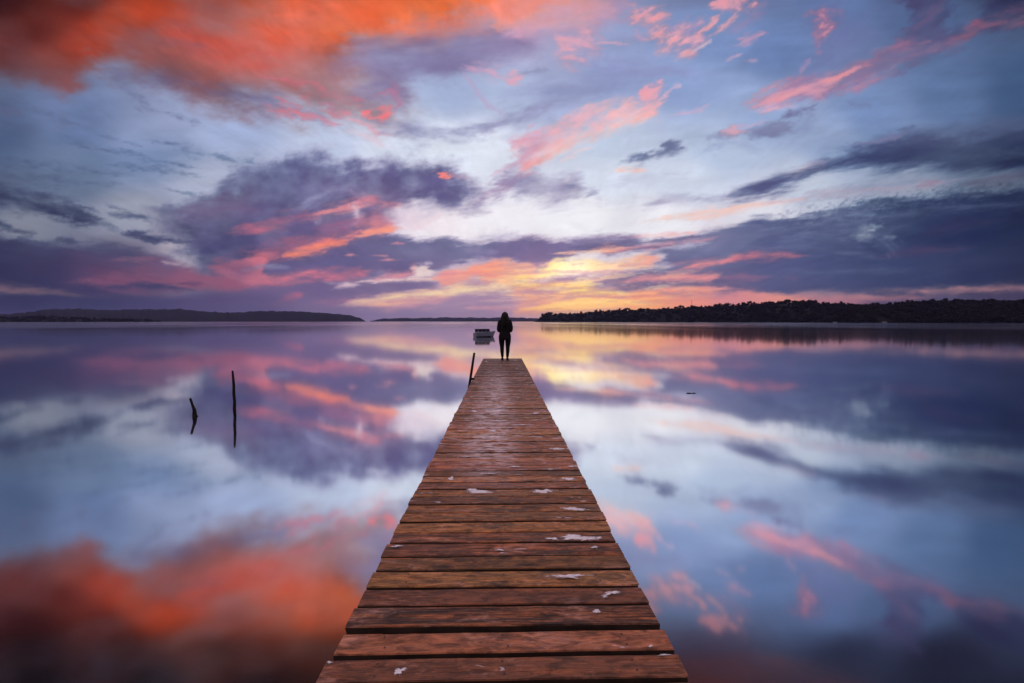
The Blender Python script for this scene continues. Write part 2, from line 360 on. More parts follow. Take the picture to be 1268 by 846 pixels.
    P([(944,126),(984,98),(1030,88),(1074,70),(1104,58),(1122,40),(1118,8),(1124,-30),(1180,-50),(1176,10),(1172,36),(1196,30),(1224,4),(1270,-30),(1400,-70),(1400,-6),(1300,14),(1230,36),(1160,66),(1120,82),(1074,104),(1050,114),(1010,120)],
      lambda x, y: rbf([(950,120,170,118,158),(1000,96,150,110,156),(1060,90,150,104,146),(1130,20,72,70,116),(1150,50,88,80,126),(1200,20,56,60,106),(1268,0,46,48,90),(1120,72,116,100,146),(1160,62,104,92,138),(1400,-40,40,44,84)], x, y), .85, f=9, rough=12, ns=22, ang=26, stretch=3, tex=.3, ts=20)
    K([(926,132,3),(950,124,8),(990,112,8),(1030,100,6),(1062,86,4),(1090,72,2)], (234,124,136), .82, soft=1.2, rough=1., tex=.55, stretch=7)
    K([(960,122,3),(1000,112,4),(1040,96,3)], (250,146,144), .6, soft=1.2, rough=1., tex=.4, stretch=7)
    K([(1040,114,3),(1062,108,5),(1090,96,4),(1120,80,2)], (190,124,154), .65, soft=1.3, rough=1., tex=.5, stretch=7); K([(1000,112,5),(1014,118,6),(1020,124,3)], (214,140,166), .6, soft=1.2)
    K([(1084,66,3),(1110,58,5),(1140,54,4)], (190,116,146), .65, soft=1.3, tex=.5, stretch=7); K([(1060,82,4),(1110,74,6),(1180,56,5)], (150,112,150), .6, soft=1.2, tex=.4)
    K([(1180,50,4),(1220,36,6),(1260,26,5),(1330,10,4)], (156,98,128), .75, soft=1.2, tex=.45, stretch=7); K([(1200,34,3),(1214,30,5)], (176,96,122), .7); K([(1232,18,3),(1268,8,4)], (128,84,118), .6)
    K([(1130,32,4),(1144,24,6),(1160,10,4)], (120,90,132), .6, soft=1.2); K([(1176,62,1.5),(1192,60,2)], (96,100,146), .6)
    K([(994,86,3),(1000,76,2)], (190,140,180), .6); K([(944,136,2),(975,132,3)], (222,170,196), .6)
    # ---------- dark bar, right
    P([(800,258),(850,248),(900,236),(950,218),(1000,204),(1040,192),(1080,182),(1130,172),(1180,172),(1230,168),(1300,158),(1500,130),(1500,215),(1300,206),(1240,204),(1190,208),(1130,206),(1080,208),(1030,218),(980,232),(930,240),(880,248)],
      lambda x, y: rbf([(840,250,160,154,188),(900,240,112,108,150),(960,228,98,94,140),(1030,205,78,80,124),(1080,190,66,70,114),(1150,190,64,68,108),(1268,185,46,54,92),(1180,178,70,76,114)], x, y), .93, f=11, rough=11, ns=24, ang=12, stretch=4, tex=.22, ts=20)
    K([(1100,168,4),(1180,158,7),(1268,150,6)], (86,98,140), .5, soft=1.3, tex=.4); K([(1170,198,3),(1230,192,6),(1268,190,4)], (92,104,134), .55, soft=1.2, tex=.4)
    K([(1120,178,3),(1170,178,6),(1220,184,3)], (92,102,140), .5, soft=1.2, tex=.4)
    K([(980,214,2),(1010,206,4),(1030,200,2)], (170,128,158), .5, soft=1.2); K([(1070,178,1.5),(1110,170,3),(1120,166,1.5)], (140,118,160), .6); K([(1000,246,4),(1080,228,8),(1180,216,5)], (140,148,178), .5, soft=1.3, tex=.4)
    K([(806,276,1.5),(850,270,3),(884,262,5),(920,256,3),(980,248,2)], (252,196,182), .9, soft=1., rough=.7, tex=.2)
    K([(960,250,2),(1040,238,4),(1100,234,3),(1160,228,4),(1190,222,2)], (186,160,186), .65, soft=1.1, tex=.4); K([(1140,230,2),(1160,226,3)], (180,130,156), .6)
    K([(1210,226,3),(1268,218,5),(1330,212,4)], (112,92,120), .6, soft=1.2)
    K([(800,246,2),(860,252,3)], (214,210,228), .5)
    # ---------- great dark bank, lower right
    BANK = [(745,308,140,118,158),(800,300,118,106,146),(860,300,108,102,146),(920,290,98,98,144),(820,335,116,106,150),(900,320,104,100,146),(960,300,96,96,142),(960,340,96,94,140),(1020,285,92,94,136),(1030,330,84,88,134),(1100,330,72,80,126),
            (1100,270,70,78,118),(1150,280,52,62,108),(1150,340,66,74,120),(1210,270,44,56,100),(1210,340,54,64,108),(1268,280,36,46,88),(1268,350,42,50,90),(900,355,130,102,142),(1000,360,92,88,130),(1120,260,66,76,112),(1400,300,28,36,68)]
    P([(700,300),(742,298),(800,296),(860,288),(910,282),(950,272),(1000,268),(1040,258),(1100,250),(1140,246),(1200,238),(1300,232),(1500,220),(1500,368),(1268,360),(1200,360),(1120,364),(1040,366),(980,368),(900,366),(840,360),(780,356),(730,350),(760,338),(800,334),(820,322),(770,316),(712,314)],
      lambda x, y: rbf(BANK, x, y, 2.6, 20), .97, f=7, rough=8, ns=22, ang=6, stretch=4, tex=.12, ts=26, cvar=.04)
    # mackerel rows on its top edge
    idx = np.nonzero((X > 930) & (X < 1300) & (Y > 224) & (Y < 286)); x = X[idx]; y = Y[idx]
    line = 282 - (x-930)*.127
    u = x*.99 + y*.15; v = y*.99 + x*.14
    rip = fbm(u/5, v/2.3 + u/30, 4, 140)
    band = np.exp(-((y - (line - 7))/11)**2)*sstep(935, 1000, x)
    al = np.clip(band*(rip*.8 + .14), 0, .30)[..., None]
    al2 = np.clip(band*(-rip*.7 + .02), 0, .22)[..., None]
    lo = rbf([(960,270,110,110,150),(1100,250,72,82,118),(1268,235,54,66,98)], x, y); hi = rbf([(960,270,190,194,214),(1100,250,140,148,178),(1268,240,96,108,136)], x, y)
    S.C[idx] = S.C[idx]*(1-al) + lo*al; S.C[idx] = S.C[idx]*(1-al2) + hi*al2
    K([(1056,266,2),(1080,265,3)], (140,148,180), .8); K([(1030,271,1),(1040,272,1.5)], (140,146,176), .6)
    P([(1056,278),(1066,274),(1082,273),(1094,277),(1092,281),(1074,283),(1062,282)], (162,168,192), .85, f=6, rough=7, ns=7, ang=5, tex=.7, ts=5)
    P([(1046,296),(1060,290),(1072,287),(1086,292),(1102,292),(1106,298),(1084,300),(1068,298)], (150,154,180), .78, f=9, rough=8, ns=9, ang=5, tex=.7, ts=6)
    K([(1064,292,3),(1070,292,6),(1078,294,3)], (186,186,200), .75, soft=1.3, tex=.4)
    K([(1090,304,4),(1112,308,6),(1108,316,4),(1092,320,3)], (88,94,134), .6, soft=1.3); K([(952,300,2),(980,298,5),(1020,294,4),(1050,300,3)], (112,116,156), .6, soft=1.2, tex=.5)
    K([(1090,318,2),(1130,312,5),(1190,308,3)], (98,78,120), .85, soft=1.1, tex=.2); K([(1150,290,3),(1180,282,6),(1215,276,4),(1240,272,2)], (78,64,106), .7, soft=1.2); K([(1100,278,2),(1150,266,3)], (58,64,104), .4)
    K([(1170,296,6),(1220,290,10),(1268,286,6)], (40,54,104), .5, soft=1.4)
    for q, a in [(((880,288,1.5),(960,282,4),(1040,276,3),(1100,268,2)), .5), (((940,296,2),(1000,291,5),(1050,288,3)), .55), (((840,318,2),(920,308,4),(1010,306,3)), .35), (((1000,318,2),(1060,312,5),(1090,320,3)), .4),
                 (((960,272,1.5),(1030,266,3),(1090,259,2)), .55), (((1110,268,2),(1180,258,4),(1260,254,3)), .35), (((900,340,2),(1000,336,5),(1120,334,3)), .22), (((1080,298,4),(1110,306,5),(1100,316,3)), .3)]:
        K(list(q), (142,142,176), a, soft=1.4, rough=1., tex=.5, stretch=6)
    # pink strip above the far trees
    K([(880,370,2),(960,369,4),(1010,368,5),(1080,366,5),(1150,362,4),(1268,357,4),(1400,352,4)], (188,132,140), .9, soft=1., rough=.5, tex=.15)
    K([(980,372,4),(1060,371,4),(1130,369,3)], (196,120,128), .6, soft=1.1); K([(1080,364,2),(1115,363,3),(1140,366,2)], (84,78,116), .7, soft=1.); K([(1190,366,2),(1240,366,3),(1300,364,2)], (80,66,98), .6)
    K([(880,370,2),(960,374,4),(1060,378,5)], (206,122,128), .6, soft=1.2)
    # pinks within the bank
    K([(844,334,2),(864,329,5),(890,325,4),(910,320,3)], (238,138,142), .95, soft=.9, tex=.2); K([(900,324,2),(930,318,5),(970,316,5),(990,316,2)], (214,118,138), .9, soft=1., tex=.2)
    K([(832,328,1.5),(860,324,3),(890,322,2)], (200,132,156), .6)
    K([(776,349,2),(800,346,4),(840,344,5),(880,343,5),(890,339,2)], (240,146,146), .95, soft=.9, tex=.25); K([(896,344,2),(920,344,4),(950,344,2)], (172,112,146), .8); K([(976,344,2),(986,344,3)], (140,96,134), .5)
    K([(790,330,2),(816,330,5),(832,330,2)], (204,190,212), .75, soft=1.2, tex=.3); K([(800,310,2),(840,306,3),(868,303,2)], (190,186,212), .85); K([(830,298,3),(880,294,5),(910,292,2)], (152,138,176), .5, soft=1.2)
    # ---------- purple mass, centre left
    MASS = [(200,275,128,112,150),(240,265,128,106,148),(260,250,132,102,146),(300,225,120,108,150),(340,215,104,96,142),(370,205,104,94,142),(430,215,104,92,140),(500,215,106,94,142),(560,225,106,94,142),(590,240,128,114,160),(300,250,128,104,146),
            (240,285,98,88,132),(280,290,92,82,128),(320,265,112,94,142),(350,240,108,96,144),(400,235,120,104,150),(450,235,118,98,144),(540,240,112,98,146),(470,260,146,112,152),(420,280,142,106,150),(380,275,120,98,146),(300,310,92,82,128),(260,320,88,80,126),
            (340,300,112,92,140),(400,320,112,94,140),(350,330,112,94,142),(450,250,130,104,150)]
    P([(186,272),(226,262),(262,246),(284,232),(288,216),(316,206),(340,204),(368,196),(392,194),(408,202),(424,206),(446,203),(480,202),(520,206),(556,212),(586,222),(604,238),(600,250),(578,254),(556,262),(534,258),(516,250),(500,258),(490,276),(480,290),(450,310),(420,340),(330,352),(286,348),(256,336),(236,322),(214,312),(226,300),(204,292)],
      lambda x, y: rbf(MASS, x, y, 2.8, 12), .96, f=17, rough=9, ns=18, ang=4, stretch=1.3, tex=.2, ts=20, cvar=.07)
    K([(270,238,4),(290,228,6),(300,214,4)], (132,128,168), .5, soft=1.3, tex=.5); K([(220,272,3),(250,276,6)], (150,130,164), .4, soft=1.3, tex=.5)
    K([(228,262,4),(250,256,8),(290,258,6),(320,262,4)], (148,106,148), .6, soft=1.3, tex=.3)
    # light holes and white gap
    K([(378,256,4),(396,246,8),(416,236,8),(430,232,5)], (166,156,192), .75, soft=1.2, rough=.9, tex=.35); K([(440,236,4),(450,244,5)], (170,140,176), .6, soft=1.2)
    P([(484,272),(498,262),(512,258),(536,262),(560,266),(590,262),(616,250),(660,252),(720,262),(740,282),(700,292),(640,296),(600,294),(560,292),(530,294),(506,290),(490,288)], lambda x, y: rbf([(500,275,232,204,220),(540,280,244,230,238),(600,275,246,242,249),(700,275,244,242,249)], x, y), .72, f=15, rough=12, ns=20, ang=8, stretch=2, tex=.15)
    K([(522,258,3),(532,248,5),(536,244,2)], (190,180,208), .6, soft=1.2); K([(574,264,2),(590,262,4),(604,262,2)], (178,168,196), .7); K([(600,252,4),(608,244,4)], (226,222,238), .6)
    K([(490,272,4),(510,268,6),(530,266,3)], (214,190,212), .5, soft=1.2); K([(520,280,3),(540,270,3)], (236,206,216), .6)
    P([(538,214),(548,216),(558,219),(550,223),(542,221)], (252,134,126), .95, f=2.5, rough=2, ns=6, ang=-8); K([(556,218,1.5),(575,220,2.5)], (190,150,180), .6)
    K([(604,242,3),(630,228,5),(656,216,3)], (176,132,172), .5, soft=1.2)
    # glowing ribs
    K([(296,286,4),(330,282,6),(362,270,6),(384,266,3)], (214,112,140), .85, soft=1.2, rough=.8, tex=.2); K([(304,280,4),(324,282,5)], (232,116,138), .6, soft=1.2)
    K([(384,270,2),(408,262,5),(430,257,6),(452,250,6),(476,250,5),(490,252,3)], (234,132,146), .92, soft=1.1, rough=.8, tex=.2)
    K([(392,266,2),(420,260,4),(448,256,3)], (248,150,150), .6, soft=1.); K([(440,258,4),(444,268,6),(440,272,2)], (232,206,222), .75, soft=1.2); K([(392,274,3),(396,272,3)], (200,170,200), .6)
    K([(402,282,4),(430,280,6),(448,272,4)], (196,108,144), .7, soft=1.2, tex=.3); K([(450,276,5),(470,270,6),(484,276,4)], (222,128,150), .8, soft=1.2)
    K([(316,316,3),(340,312,7),(372,306,8),(404,300,7),(430,298,3)], (226,112,130), .9, soft=1.2, rough=.7)
    K([(352,316,2),(372,312,5),(400,304,6),(426,300,4)], (253,140,112), .95, soft=.9, rough=.6)
    K([(430,296,3),(452,290,6),(470,286,8),(488,283,5)], (246,136,136), .9, soft=1.1, rough=.6); K([(446,292,2),(464,288,4),(484,284,4)], (254,160,132), .85, soft=.9)
    K([(330,308,4),(370,298,5),(420,288,4)], (172,106,142), .6, soft=1.3)
    P([(262,332),(270,322),(290,316),(318,314),(340,318),(330,326),(326,338),(350,346),(340,356),(300,358),(278,358),(270,344)], lambda x, y: rbf([(270,326,196,106,132),(310,318,232,118,134),(300,332,200,108,140),(290,350,214,110,138),(320,345,232,122,140),(340,322,232,120,134)], x, y), .88, f=7, rough=8, ns=14, ang=10, tex=.2)
    K([(284,330,3),(300,336,5),(312,332,3)], (150,92,136), .5, soft=1.2); K([(304,334,3),(318,332,3)], (170,140,170), .5); K([(324,330,2),(350,331,3)], (168,152,186), .75, soft=1.)
    # band across the middle
    MID = [(450,310,116,102,148),(500,300,112,100,146),(430,330,116,100,148),(480,345,122,98,146),(560,305,116,104,150),(600,300,122,110,156),(640,305,136,114,160),(700,305,136,112,158),(660,320,140,106,150),(740,300,146,124,164),(540,325,124,104,150),(400,330,118,100,148),(350,340,122,100,148),(620,320,134,110,156)]
    P([(330,336),(380,330),(420,316),(446,302),(480,292),(520,296),(560,298),(590,298),(620,297),(660,296),(700,295),(744,294),(790,296),(770,304),(730,308),(712,318),(690,324),(668,332),(656,334),(640,326),(600,324),(560,328),(546,336),(520,340),(470,340),(400,346),(340,346)],
      lambda x, y: rbf(MID, x, y, 2.8, 10), .95, f=6, rough=6, ns=16, ang=3, stretch=3, tex=.1, ts=20, cvar=.03)
    K([(574,308,2),(590,311,5),(610,312,4)], (168,148,184), .6, soft=1.2, tex=.4); K([(590,296,3),(620,290,5),(640,292,3)], (190,182,210), .5, soft=1.3, tex=.4)
    for q in [((488,302,1.),(494,301.5,1.8),(500,302,1.)),((430,316,1.),(436,316,2.),(442,317,1.)),((474,323,1.),(482,322,1.8),(492,322,1.)),((465,316,.8),(478,317.5,1.2))]:
        K([(*p,) for p in q], (236,146,160), .85, soft=1.)
    # lower left of centre
    LOW = [(330,360,132,102,148),(400,360,128,102,150),(450,360,140,108,152),(500,352,132,104,152),(530,352,136,108,154),(480,366,150,116,158),(380,378,140,108,152),(300,368,128,98,142),(420,350,140,108,152),(545,358,160,120,156)]
    P([(300,356),(350,352),(400,350),(440,350),(480,348),(530,346),(544,352),(540,362),(500,368),(440,372),(400,382),(340,382),(290,372)], lambda x, y: rbf(LOW, x, y, 2.8, 10), .85, f=7, rough=6, ns=16, ang=3, stretch=3.5, tex=.1, cvar=.02)
    K([(320,348,3),(350,346,6),(384,340,6),(420,342,6),(446,338,4),(456,337,2)], (224,118,142), .92, soft=1.1, rough=.8, tex=.2); K([(326,342,2),(350,344,5),(380,338,3)], (238,126,140), .5, soft=1.2)
    K([(462,346,2),(490,342,5),(512,340,4),(514,332,3)], (232,140,152), .9, soft=1., tex=.2)
    P([(506,346),(516,338),(512,334),(522,331),(530,332),(540,340),(544,344),(530,346)], (252,224,216), .95, f=4, rough=4, ns=9, ang=8, tex=.15); K([(446,349,1.),(470,348,2.),(520,346,2.),(545,346,2)], (250,214,206), .85); K([(528,326,2),(534,326,2)], (220,198,216), .7)
    K([(416,356,1.5),(428,352,4),(440,353,2)], (226,196,208), .85, soft=1.); K([(404,350,1),(420,352,1.5)], (200,160,190), .6)
    K([(342,377,2),(356,372,5),(370,367,4),(376,364,2)], (238,112,138), .95, soft=1., rough=.6); K([(330,378,2),(344,378,3)], (204,116,146), .7)
    K([(390,376,3),(412,374,5),(430,372,3)], (204,122,154), .8, soft=1.2)
    # golden band towards the glow
    K([(408,380,2),(440,378,6),(480,376,7),(540,372,6)], (232,152,158), .85, soft=1.2, rough=.6, tex=.1)
    K([(418,378,1.5),(440,374,4),(470,371,5),(510,366,4.5),(550,365,5),(580,358,7),(610,356,7),(650,356,7)], (253,208,164), .95, soft=.9, rough=.6, tex=.12)
    K([(470,370,1),(520,367,2),(560,364,2.5),(600,356,4),(640,354,5)], (254,226,176), .8, soft=.9)
    K([(460,378,1.5),(490,376,2.5),(520,375,1.5)], (252,190,150), .8); K([(480,374,1),(500,373.5,1.8),(515,373,1)], (206,146,160), .7); K([(500,378,1.5),(540,374,2),(560,372,1)], (204,148,170), .7)
    # ---------- orange and golden heart
    P([(540,346),(548,334),(570,330),(600,326),(640,324),(664,330),(660,352),(630,352),(604,350),(590,344),(570,352),(556,360),(546,358)], lambda x, y: rbf([(550,352,250,158,136),(555,338,236,138,150),(580,332,250,150,134),(610,330,251,152,128),(620,340,250,176,140),(650,336,252,186,138),(570,345,248,168,146)], x, y), .95, f=5, rough=6, ns=11, ang=8, tex=.12)
    K([(584,352,3),(600,352,5),(612,348,3)], (180,132,164), .75, soft=1.1); K([(590,344,2),(640,348,3)], (254,214,160), .6); K([(575,342,2),(600,341,2.5),(620,343,2)], (236,140,140), .5)
    P([(636,348),(640,338),(660,340),(676,330),(684,322),(704,324),(720,320),(750,322),(780,322),(800,318),(816,322),(806,330),(780,332),(766,336),(740,338),(720,338),(700,340),(684,344),(660,350),(640,354)],
      lambda x, y: rbf([(645,345,254,206,132),(680,335,254,224,146),(690,328,255,232,160),(700,335,255,246,210),(720,330,255,244,205),(740,328,254,214,152),(760,330,253,206,162),(780,326,252,180,138),(800,324,248,168,146),(815,322,226,146,152),(760,337,250,214,190),(660,345,254,200,126)], x, y), .97, f=4.5, rough=5, ns=11, ang=6, tex=.08)
    K([(690,314,1),(720,312,2.),(760,310,2.),(780,308,1.5)], (253,190,158), .9, soft=1.); K([(738,307,2),(752,306,4),(770,308,2)], (252,168,142), .85, soft=1.); K([(770,308,2),(810,305,3),(850,300,2.5),(880,296,1.5)], (226,152,168), .85, soft=1.1, tex=.3)
    K([(790,294,1.5),(830,291,3),(858,288,2)], (244,180,184), .85, soft=1.1, tex=.2); K([(704,322,2),(716,317,4),(740,315,4)], (244,230,228), .85, soft=1.)
    K([(728,306,3),(800,300,2.5),(860,294,1.5)], (112,94,138), .75, soft=1.1, tex=.3); K([(755,312,1),(800,307,1.5),(830,304,1)], (150,100,138), .7)
    K([(640,350,2),(660,348,3),(700,342,4),(740,342,3)], (252,232,204), .7, soft=1.); K([(636,330,4),(660,332,5),(678,326,3)], (210,140,150), .5, soft=1.3)
    P([(676,350),(690,342),(730,338),(780,338),(800,342),(770,346),(740,350),(700,354)], (164,128,160), .8, f=5, rough=5, ns=12, ang=4, stretch=3, tex=.15)
    K([(728,348,2),(750,344,3),(770,342,2)], (240,160,160), .7); K([(640,348,2),(652,352,3)], (254,220,170), .7)
    P([(636,358),(660,352),(700,352),(728,348),(736,356),(760,360),(790,360),(840,358),(880,358),(930,360),(1000,370),(960,380),(860,392),(640,392),(636,378)], lambda x, y: rbf([(640,362,232,164,150),(660,368,240,166,132),(700,358,252,196,150),(725,356,254,212,130),(760,366,253,184,112),(720,372,254,190,112),(690,380,254,192,112),(800,364,251,162,118),(850,362,246,152,130),(800,376,252,168,112),(900,368,220,136,146),(860,378,240,142,126),(650,386,232,158,146)], x, y), .95, f=5, rough=5, ns=13, ang=3, stretch=4, tex=.1)
    K([(640,356,1.5),(680,352,3),(724,350,4),(734,352,2)], (253,206,138), .9, soft=.9); K([(700,358,2),(740,360,4),(764,363,4),(776,366,2)], (254,214,138), .95, soft=.9); K([(780,364,2),(830,360,4),(880,357,3)], (252,170,130), .85, soft=1.)
    K([(672,381,1.5),(690,376,4),(720,374,5),(760,372,4),(800,376,3)], (253,208,132), .95, soft=.9); K([(646,383,1.5),(680,380,2.5),(720,379,2),(770,376,2)], (253,196,126), .9)
    K([(652,362,2),(680,360,4),(700,358,2)], (196,146,172), .85, soft=1.); K([(640,374,2),(670,372,4),(704,370,2)], (222,152,150), .8, soft=1.); K([(640,366,1.5),(700,366,2),(730,367,1)], (252,190,150), .7)
    K([(730,367,2),(780,368,2.5),(820,367,1)], (226,134,140), .7); K([(820,362,3),(850,366,4),(900,363,3)], (176,122,150), .7, soft=1.1); K([(826,358,2),(860,356,3),(900,357,2)], (236,146,150), .7)
    P([(720,350),(740,344),(800,338),(850,336),(870,344),(840,350),(800,352),(770,356),(736,356)], (138,114,152), .6, f=6, rough=5, ns=12, ang=3, stretch=3, tex=.2)
    K([(776,349,2),(800,346,4),(840,344,5),(880,343,4)], (240,146,146), .8, soft=.9, tex=.25)
    P([(560,372),(610,366),(640,370),(640,384),(590,386),(540,384)], (178,138,172), .6, f=5, rough=4, ns=12, ang=2, stretch=4)
    K([(586,382,1.5),(620,382,2.),(650,380,2)], (232,160,166), .7); K([(600,372,2),(640,370,3)], (196,146,176), .6)
    # fibres of shade drawn through the glow
    idx = np.nonzero((X > 470) & (X < 1000) & (Y > 318) & (Y < 392)); x = X[idx]; y = Y[idx]
    n = fbm(x/34 + y/30, (y + x*.05)/3.6, 5, 160, .6)
    w = np.exp(-((x-715)/130)**2)*sstep(318, 330, y)
    al = np.clip((n - .06)*1.4, 0, .45)*w
    S.C[idx] = S.C[idx]*(1 - al[..., None]) + np.array((196, 138, 158), np.float32)*al[..., None]
    al = np.clip((-n - .05)*1.5, 0, .5)*w*np.exp(-((y-352)/24)**2)
    S.C[idx] = S.C[idx]*(1 - al[..., None]) + np.array((255, 226, 168), np.float32)*al[..., None]
    K([(445,392,1),(450,388,3),(453,383,1.5)], (150,122,164), .6)
    # ---------- bank low on the left
    LEFT = [(-60,320,50,48,86),(0,310,72,68,108),(0,340,62,56,98),(60,310,84,76,116),(60,335,80,66,108),(120,315,104,82,122),(160,318,104,88,128),(120,340,124,78,118),(180,340,156,90,124),(200,328,140,96,136),(230,345,176,96,128),(270,348,184,98,130),(150,350,140,82,120),(50,350,66,60,104),(110,360,86,70,114)]
    P([(-400,280),(-60,288),(0,293),(36,298),(60,304),(96,306),(128,304),(160,308),(176,316),(200,322),(230,330),(262,342),(300,356),(240,362),(200,364),(120,366),(60,360),(0,352),(-60,348),(-400,344)], lambda x, y: rbf(LEFT, x, y, 2.8, 12), .95, f=6, rough=6, ns=18, ang=-5, stretch=3, tex=.1, ts=24, cvar=.03)
    K([(100,306,4),(140,308,6),(176,314,3)], (94,90,130), .75, soft=1.1); K([(92,349,2),(140,346,6),(200,346,7),(262,346,6),(300,352,4)], (190,98,128), .75, soft=1.2, rough=.7, tex=.2); K([(146,322,2),(176,320,4),(188,322,2)], (186,110,140), .7)
    K([(30,297,4),(50,302,3),(90,300,3)], (86,84,122), .7)
    K([(154,290,2),(168,291,5),(190,296,6),(214,300,3),(234,300,1.5)], (86,80,122), .97, soft=.6, rough=.5); K([(200,292,1.5),(215,296,2)], (150,140,170), .6); K([(188,260,2),(212,264,5)], (126,112,152), .5)
    K([(205,325,2),(218,327,2)], (206,172,190), .7); K([(176,297,2),(190,300,2)], (86,80,122), .8)
    P([(-400,362),(0,362),(60,366),(120,368),(200,366),(300,362),(420,372),(470,386),(480,404),(-400,404)], lambda x, y: rbf([(-100,375,44,42,78),(0,370,62,58,102),(0,390,58,56,98),(100,380,72,66,110),(200,375,92,76,122),(260,370,108,84,130),(300,385,116,94,138),(400,388,148,116,156),(460,392,162,130,168)], x, y), .85, f=9, rough=4, ns=18, ang=0, stretch=5)
    K([(-200,346,5),(-20,352,6),(20,357,4.5),(60,361,3),(90,365,2.5),(118,366,1)], (146,106,120), .85, soft=1., rough=.4, tex=.15); K([(-10,358,2),(50,363,2)], (160,118,124), .5)
    K([(138,355,2),(170,353,4),(200,354,5),(236,358,2)], (84,74,118), .9, soft=.8, rough=.4); K([(225,351,1),(246,351,2)], (120,74,118), .7); K([(40,353,2),(110,360,4),(140,362,2)], (74,64,108), .6); K([(150,362,2),(190,364,2)], (136,88,124), .5)
    pk = (sstep(15, 60, S.C[..., 0] - S.C[..., 1])*sstep(560, 640, X)*(1 - sstep(225, 250, Y))*sstep(150, 190, S.C[..., 0])*sstep(-40, 10, S.C[..., 2] - 105))[..., None]*.30
    S.C = S.C*(1 - pk) + np.array((226, 182, 204), np.float32)*pk
    away = sstep(230, 640, np.abs(X - 690))
    S.C = S.C*(1 - .10*away*sstep(150, 260, Y)*(1 - sstep(180, 235, S.C.mean(-1))))[..., None]
    purple = sstep(10, 34, S.C[..., 2] - S.C[..., 1])*sstep(150, 200, Y)*(1 - sstep(140, 190, S.C.mean(-1)))
    S.C = S.C*(1 - purple[..., None]*np.array((.13, .07, .045), np.float32)*(1 + .5*sstep(120, 500, np.abs(X - 640)))[..., None])
    # fine cirrus grain, drawn out along lines that run to the glow
    hgt = np.maximum(446 - Y, 14); s_ = (X - 655)/hgt; t_ = np.log(hgt)
    gr = fbm(s_*9 + S.wx*.7, t_*7 + S.wy*.6, 6, 220, .6)
    gr2 = fbm(s_*44 + S.wx, t_*17, 5, 231, .62)
    red = sstep(40, 110, S.C[..., 0] - S.C[..., 2])*sstep(200, 120, Y)
    cloudy = sstep(.0, .35, fbm(X/60 + 5, Y/24, 4, 240) + .25)
    amp = (.008 + .014*cloudy)*sstep(392, 340, Y)*(1 - .4*sstep(225, 245, S.C.min(-1))) + .026*red
    S.C = S.C*(1 + amp*gr*1.5 + .6*amp*gr2)[..., None]
    C = np.clip(S.C, 0, 255)
    lum = (C @ np.array([.3, .55, .15], np.float32))[..., None]
    warm = sstep(0, 60, C[..., 0:1] - C[..., 2:3]); hot = sstep(60, 110, C[..., 0:1] - C[..., 2:3])
    sat = .89 + .01*warm + .10*hot                # dusk greys the blue side of the palette
    return np.clip(lum + (C - lum)*sat, 0, 255)
